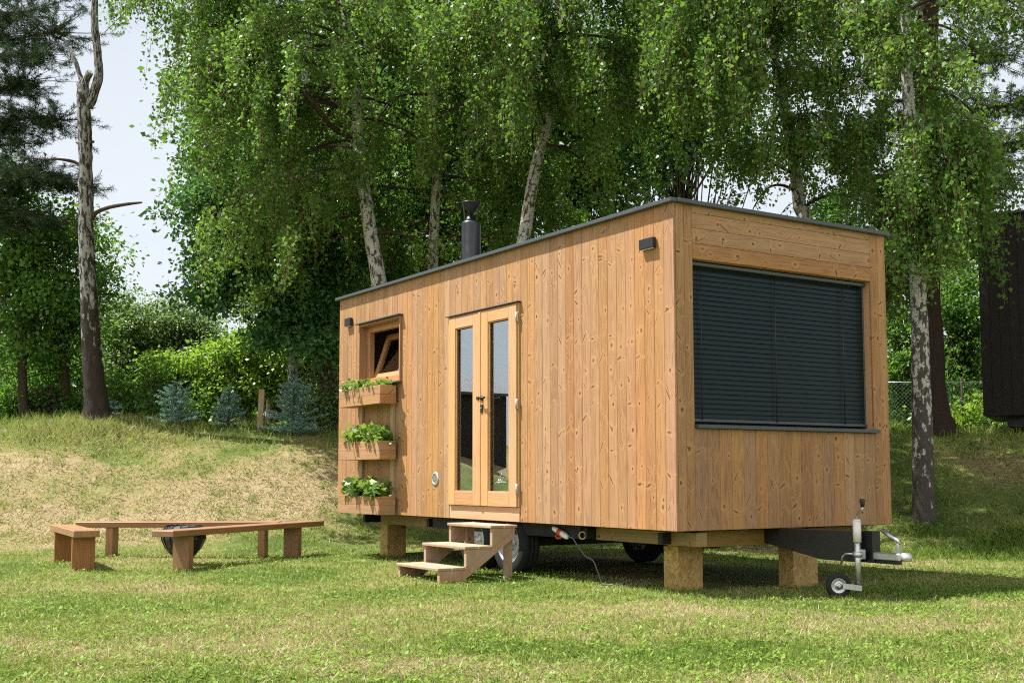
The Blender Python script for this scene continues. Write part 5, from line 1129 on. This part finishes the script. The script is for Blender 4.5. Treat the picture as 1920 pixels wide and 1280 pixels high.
# flat lying clippings
n = 90000; x, y = samp(n, 4.7, 17, 1.5); k = not_house(x, y) & (rng.random(n) < dryness(x, y) * 1.1) & (mound(x, y) < 0.1); x, y = x[k], y[k]; n = len(x)
a_ = rng.random(n) * 6.28; L_ = 0.03 + 0.05 * rng.random(n); P_ = np.stack([x, y, HT(x, y) + 0.008 + 0.012 * rng.random(n)], 1); d_ = np.stack([np.cos(a_), np.sin(a_), rng.normal(size=n) * .25], 1) * L_[:, None]; s_ = np.stack([-np.sin(a_), np.cos(a_), np.zeros(n)], 1) * 0.0022
Gq.append(np.stack([P_ - s_, P_ + s_, P_ + d_ * .5 + s_, P_ + d_, P_ + d_ * .5 - s_], 1)); Gl.append(np.clip(0.72 + 0.28 * rng.random(n), 0, 1))
# broad leaved weeds and clover
n0 = 5200; x0, y0_ = samp(n0, 4.8, 17, 1.4); k = not_house(x0, y0_) & (mound(x0, y0_) < .3); x0, y0_ = x0[k], y0_[k]; n0 = len(x0); per = 9; n = n0 * per
x = np.repeat(x0, per) + rng.normal(size=n) * .035; y = np.repeat(y0_, per) + rng.normal(size=n) * .035; a_ = rng.random(n) * 6.28; L_ = 0.012 + 0.022 * rng.random(n)
P_ = np.stack([x, y, HT(x, y) + 0.012 + 0.02 * rng.random(n)], 1); d_ = np.stack([np.cos(a_), np.sin(a_), 0.3 + rng.normal(size=n) * .25], 1) * L_[:, None]; s_ = np.stack([-np.sin(a_), np.cos(a_), rng.normal(size=n) * .2], 1) * (L_ * .3)[:, None]
Gq.append(np.stack([P_, P_ + d_ * .4 + s_, P_ + d_ * .8 + s_ * .7, P_ + d_, P_ + d_ * .5 - s_], 1)); Gl.append(np.clip(0.02 + 0.36 * rng.random(n), 0, 1))
o = quads('lawn_grass', np.concatenate(Gq), np.concatenate(Gl), M['grass']); tag(o, 'short mown grass with dry straw coloured patches on the lawn', 'grass', None, 'stuff')
Gq, Gl = [], []
# the bank: sparse dry stubble, lying straw and taller grass along the crest
n = 190000; x, y = samp(n, 13.2, 24.5, 0.3, 1.2); m_ = mound(x, y); k = (m_ > 0.04) & not_house(x, y); x, y, m_ = x[k], y[k], m_[k]; n = len(x)
dr = np.clip(dryness(x, y) * 0.95 + rng.normal(size=n) * 0.17, 0, 1); cl_ = vnoise(x, y, 0.3, 55); keep = rng.random(n) < 0.25 + 0.9 * cl_; x, y, m_, dr = x[keep], y[keep], m_[keep], dr[keep]; n = len(x)
q_, _ = blades(n, (x, y), 0.02, 0.08, np.full(n, 0.0085), dr, 0.8); Gq.append(q_); Gl.append(dr)
n = 130000; x, y = samp(n, 14.5, 23, 0.3, 1.0); m_ = mound(x, y); k = (m_ > 0.03) & (m_ < 0.93) & (rng.random(n) < dryness(x, y) * 1.1) & (vnoise(x, y, .25, 81) + .25 * vnoise(x, y, .08, 82) > .38); x, y = x[k], y[k]; n = len(x)
a_ = rng.random(n) * 6.28; L_ = 0.05 + 0.10 * rng.random(n); P_ = np.stack([x, y, HT(x, y) + 0.01 + 0.03 * rng.random(n)], 1); d_ = np.stack([np.cos(a_), np.sin(a_), rng.normal(size=n) * .35], 1) * L_[:, None]; s_ = np.stack([-np.sin(a_), np.cos(a_), np.zeros(n)], 1) * 0.0034
Gq.append(np.stack([P_ - s_, P_ + s_, P_ + d_ * .5 + s_, P_ + d_, P_ + d_ * .5 - s_], 1)); Gl.append(np.clip(0.52 + 0.48 * rng.random(n), 0, 1))
n = 70000; x, y = samp(n, 17.5, 24.5, 0.2, 1.2); m_ = mound(x, y); k = (m_ > 0.70) & (rng.random(n) < np.clip((m_ - 0.68) * 4.5, 0, 1) * (1.6 * vnoise(x, y, .7, 66) - 0.35)); x, y = x[k], y[k]; n = len(x)
dr = np.clip(0.22 + 0.4 * vnoise(x, y, 0.6, 77) + rng.normal(size=n) * .18, 0, 1)
q_, _ = blades(n, (x, y), 0.06, 0.26, np.full(n, 0.008), dr, 0.5); Gq.append(q_); Gl.append(dr)
n = 9000; x = rng.normal(size=n) * .8 - 7.3; y = rng.normal(size=n) * .4 + 20.7; dr = np.clip(0.7 + rng.normal(size=n) * .2, 0, 1); q_, _ = blades(n, (x, y), 0.05, 0.22, np.full(n, 0.008), dr, 1.2); Gq.append(q_); Gl.append(dr)
n = 14000; x = 4.2 + 3.2 * rng.random(n); y = 14.2 + 1.6 * rng.random(n); k = vnoise(x, y, .5, 5) > .5; x, y = x[k], y[k]; n = len(x); dr = np.clip(0.12 + rng.normal(size=n) * .15, 0, 1); q_, _ = blades(n, (x, y), 0.04, 0.15, np.full(n, 0.008), dr, 0.6); Gq.append(q_); Gl.append(dr)
# tufts and weeds scattered on the slope
n0 = 900; x0, y0_ = samp(n0, 14.5, 23, 0.3, 1.0); m_ = mound(x0, y0_); k = (m_ > 0.02) & (m_ < 0.95) & not_house(x0, y0_); x0, y0_ = x0[k], y0_[k]; n0 = len(x0); per = 42; n = n0 * per
sz = np.repeat(0.5 + rng.random(n0) ** 2, per); x = np.repeat(x0, per) + rng.normal(size=n) * .07 * sz; y = np.repeat(y0_, per) + rng.normal(size=n) * .07 * sz; dr = np.clip(np.repeat(0.12 + 0.5 * rng.random(n0) ** 1.5, per) + rng.normal(size=n) * .1, 0, 1)
q_, _ = blades(n, (x, y), 0.03, 0.13, np.full(n, 0.0085), dr, 0.7); q_[:, 2:, 2] = q_[:, :1, 2] + (q_[:, 2:, 2] - q_[:, :1, 2]) * sz[:, None]; Gq.append(q_); Gl.append(dr)
o = quads('bank_grass', np.concatenate(Gq), np.concatenate(Gl), M['grass']); tag(o, 'dry straw and uncut grass covering the bank', 'grass', None, 'stuff')
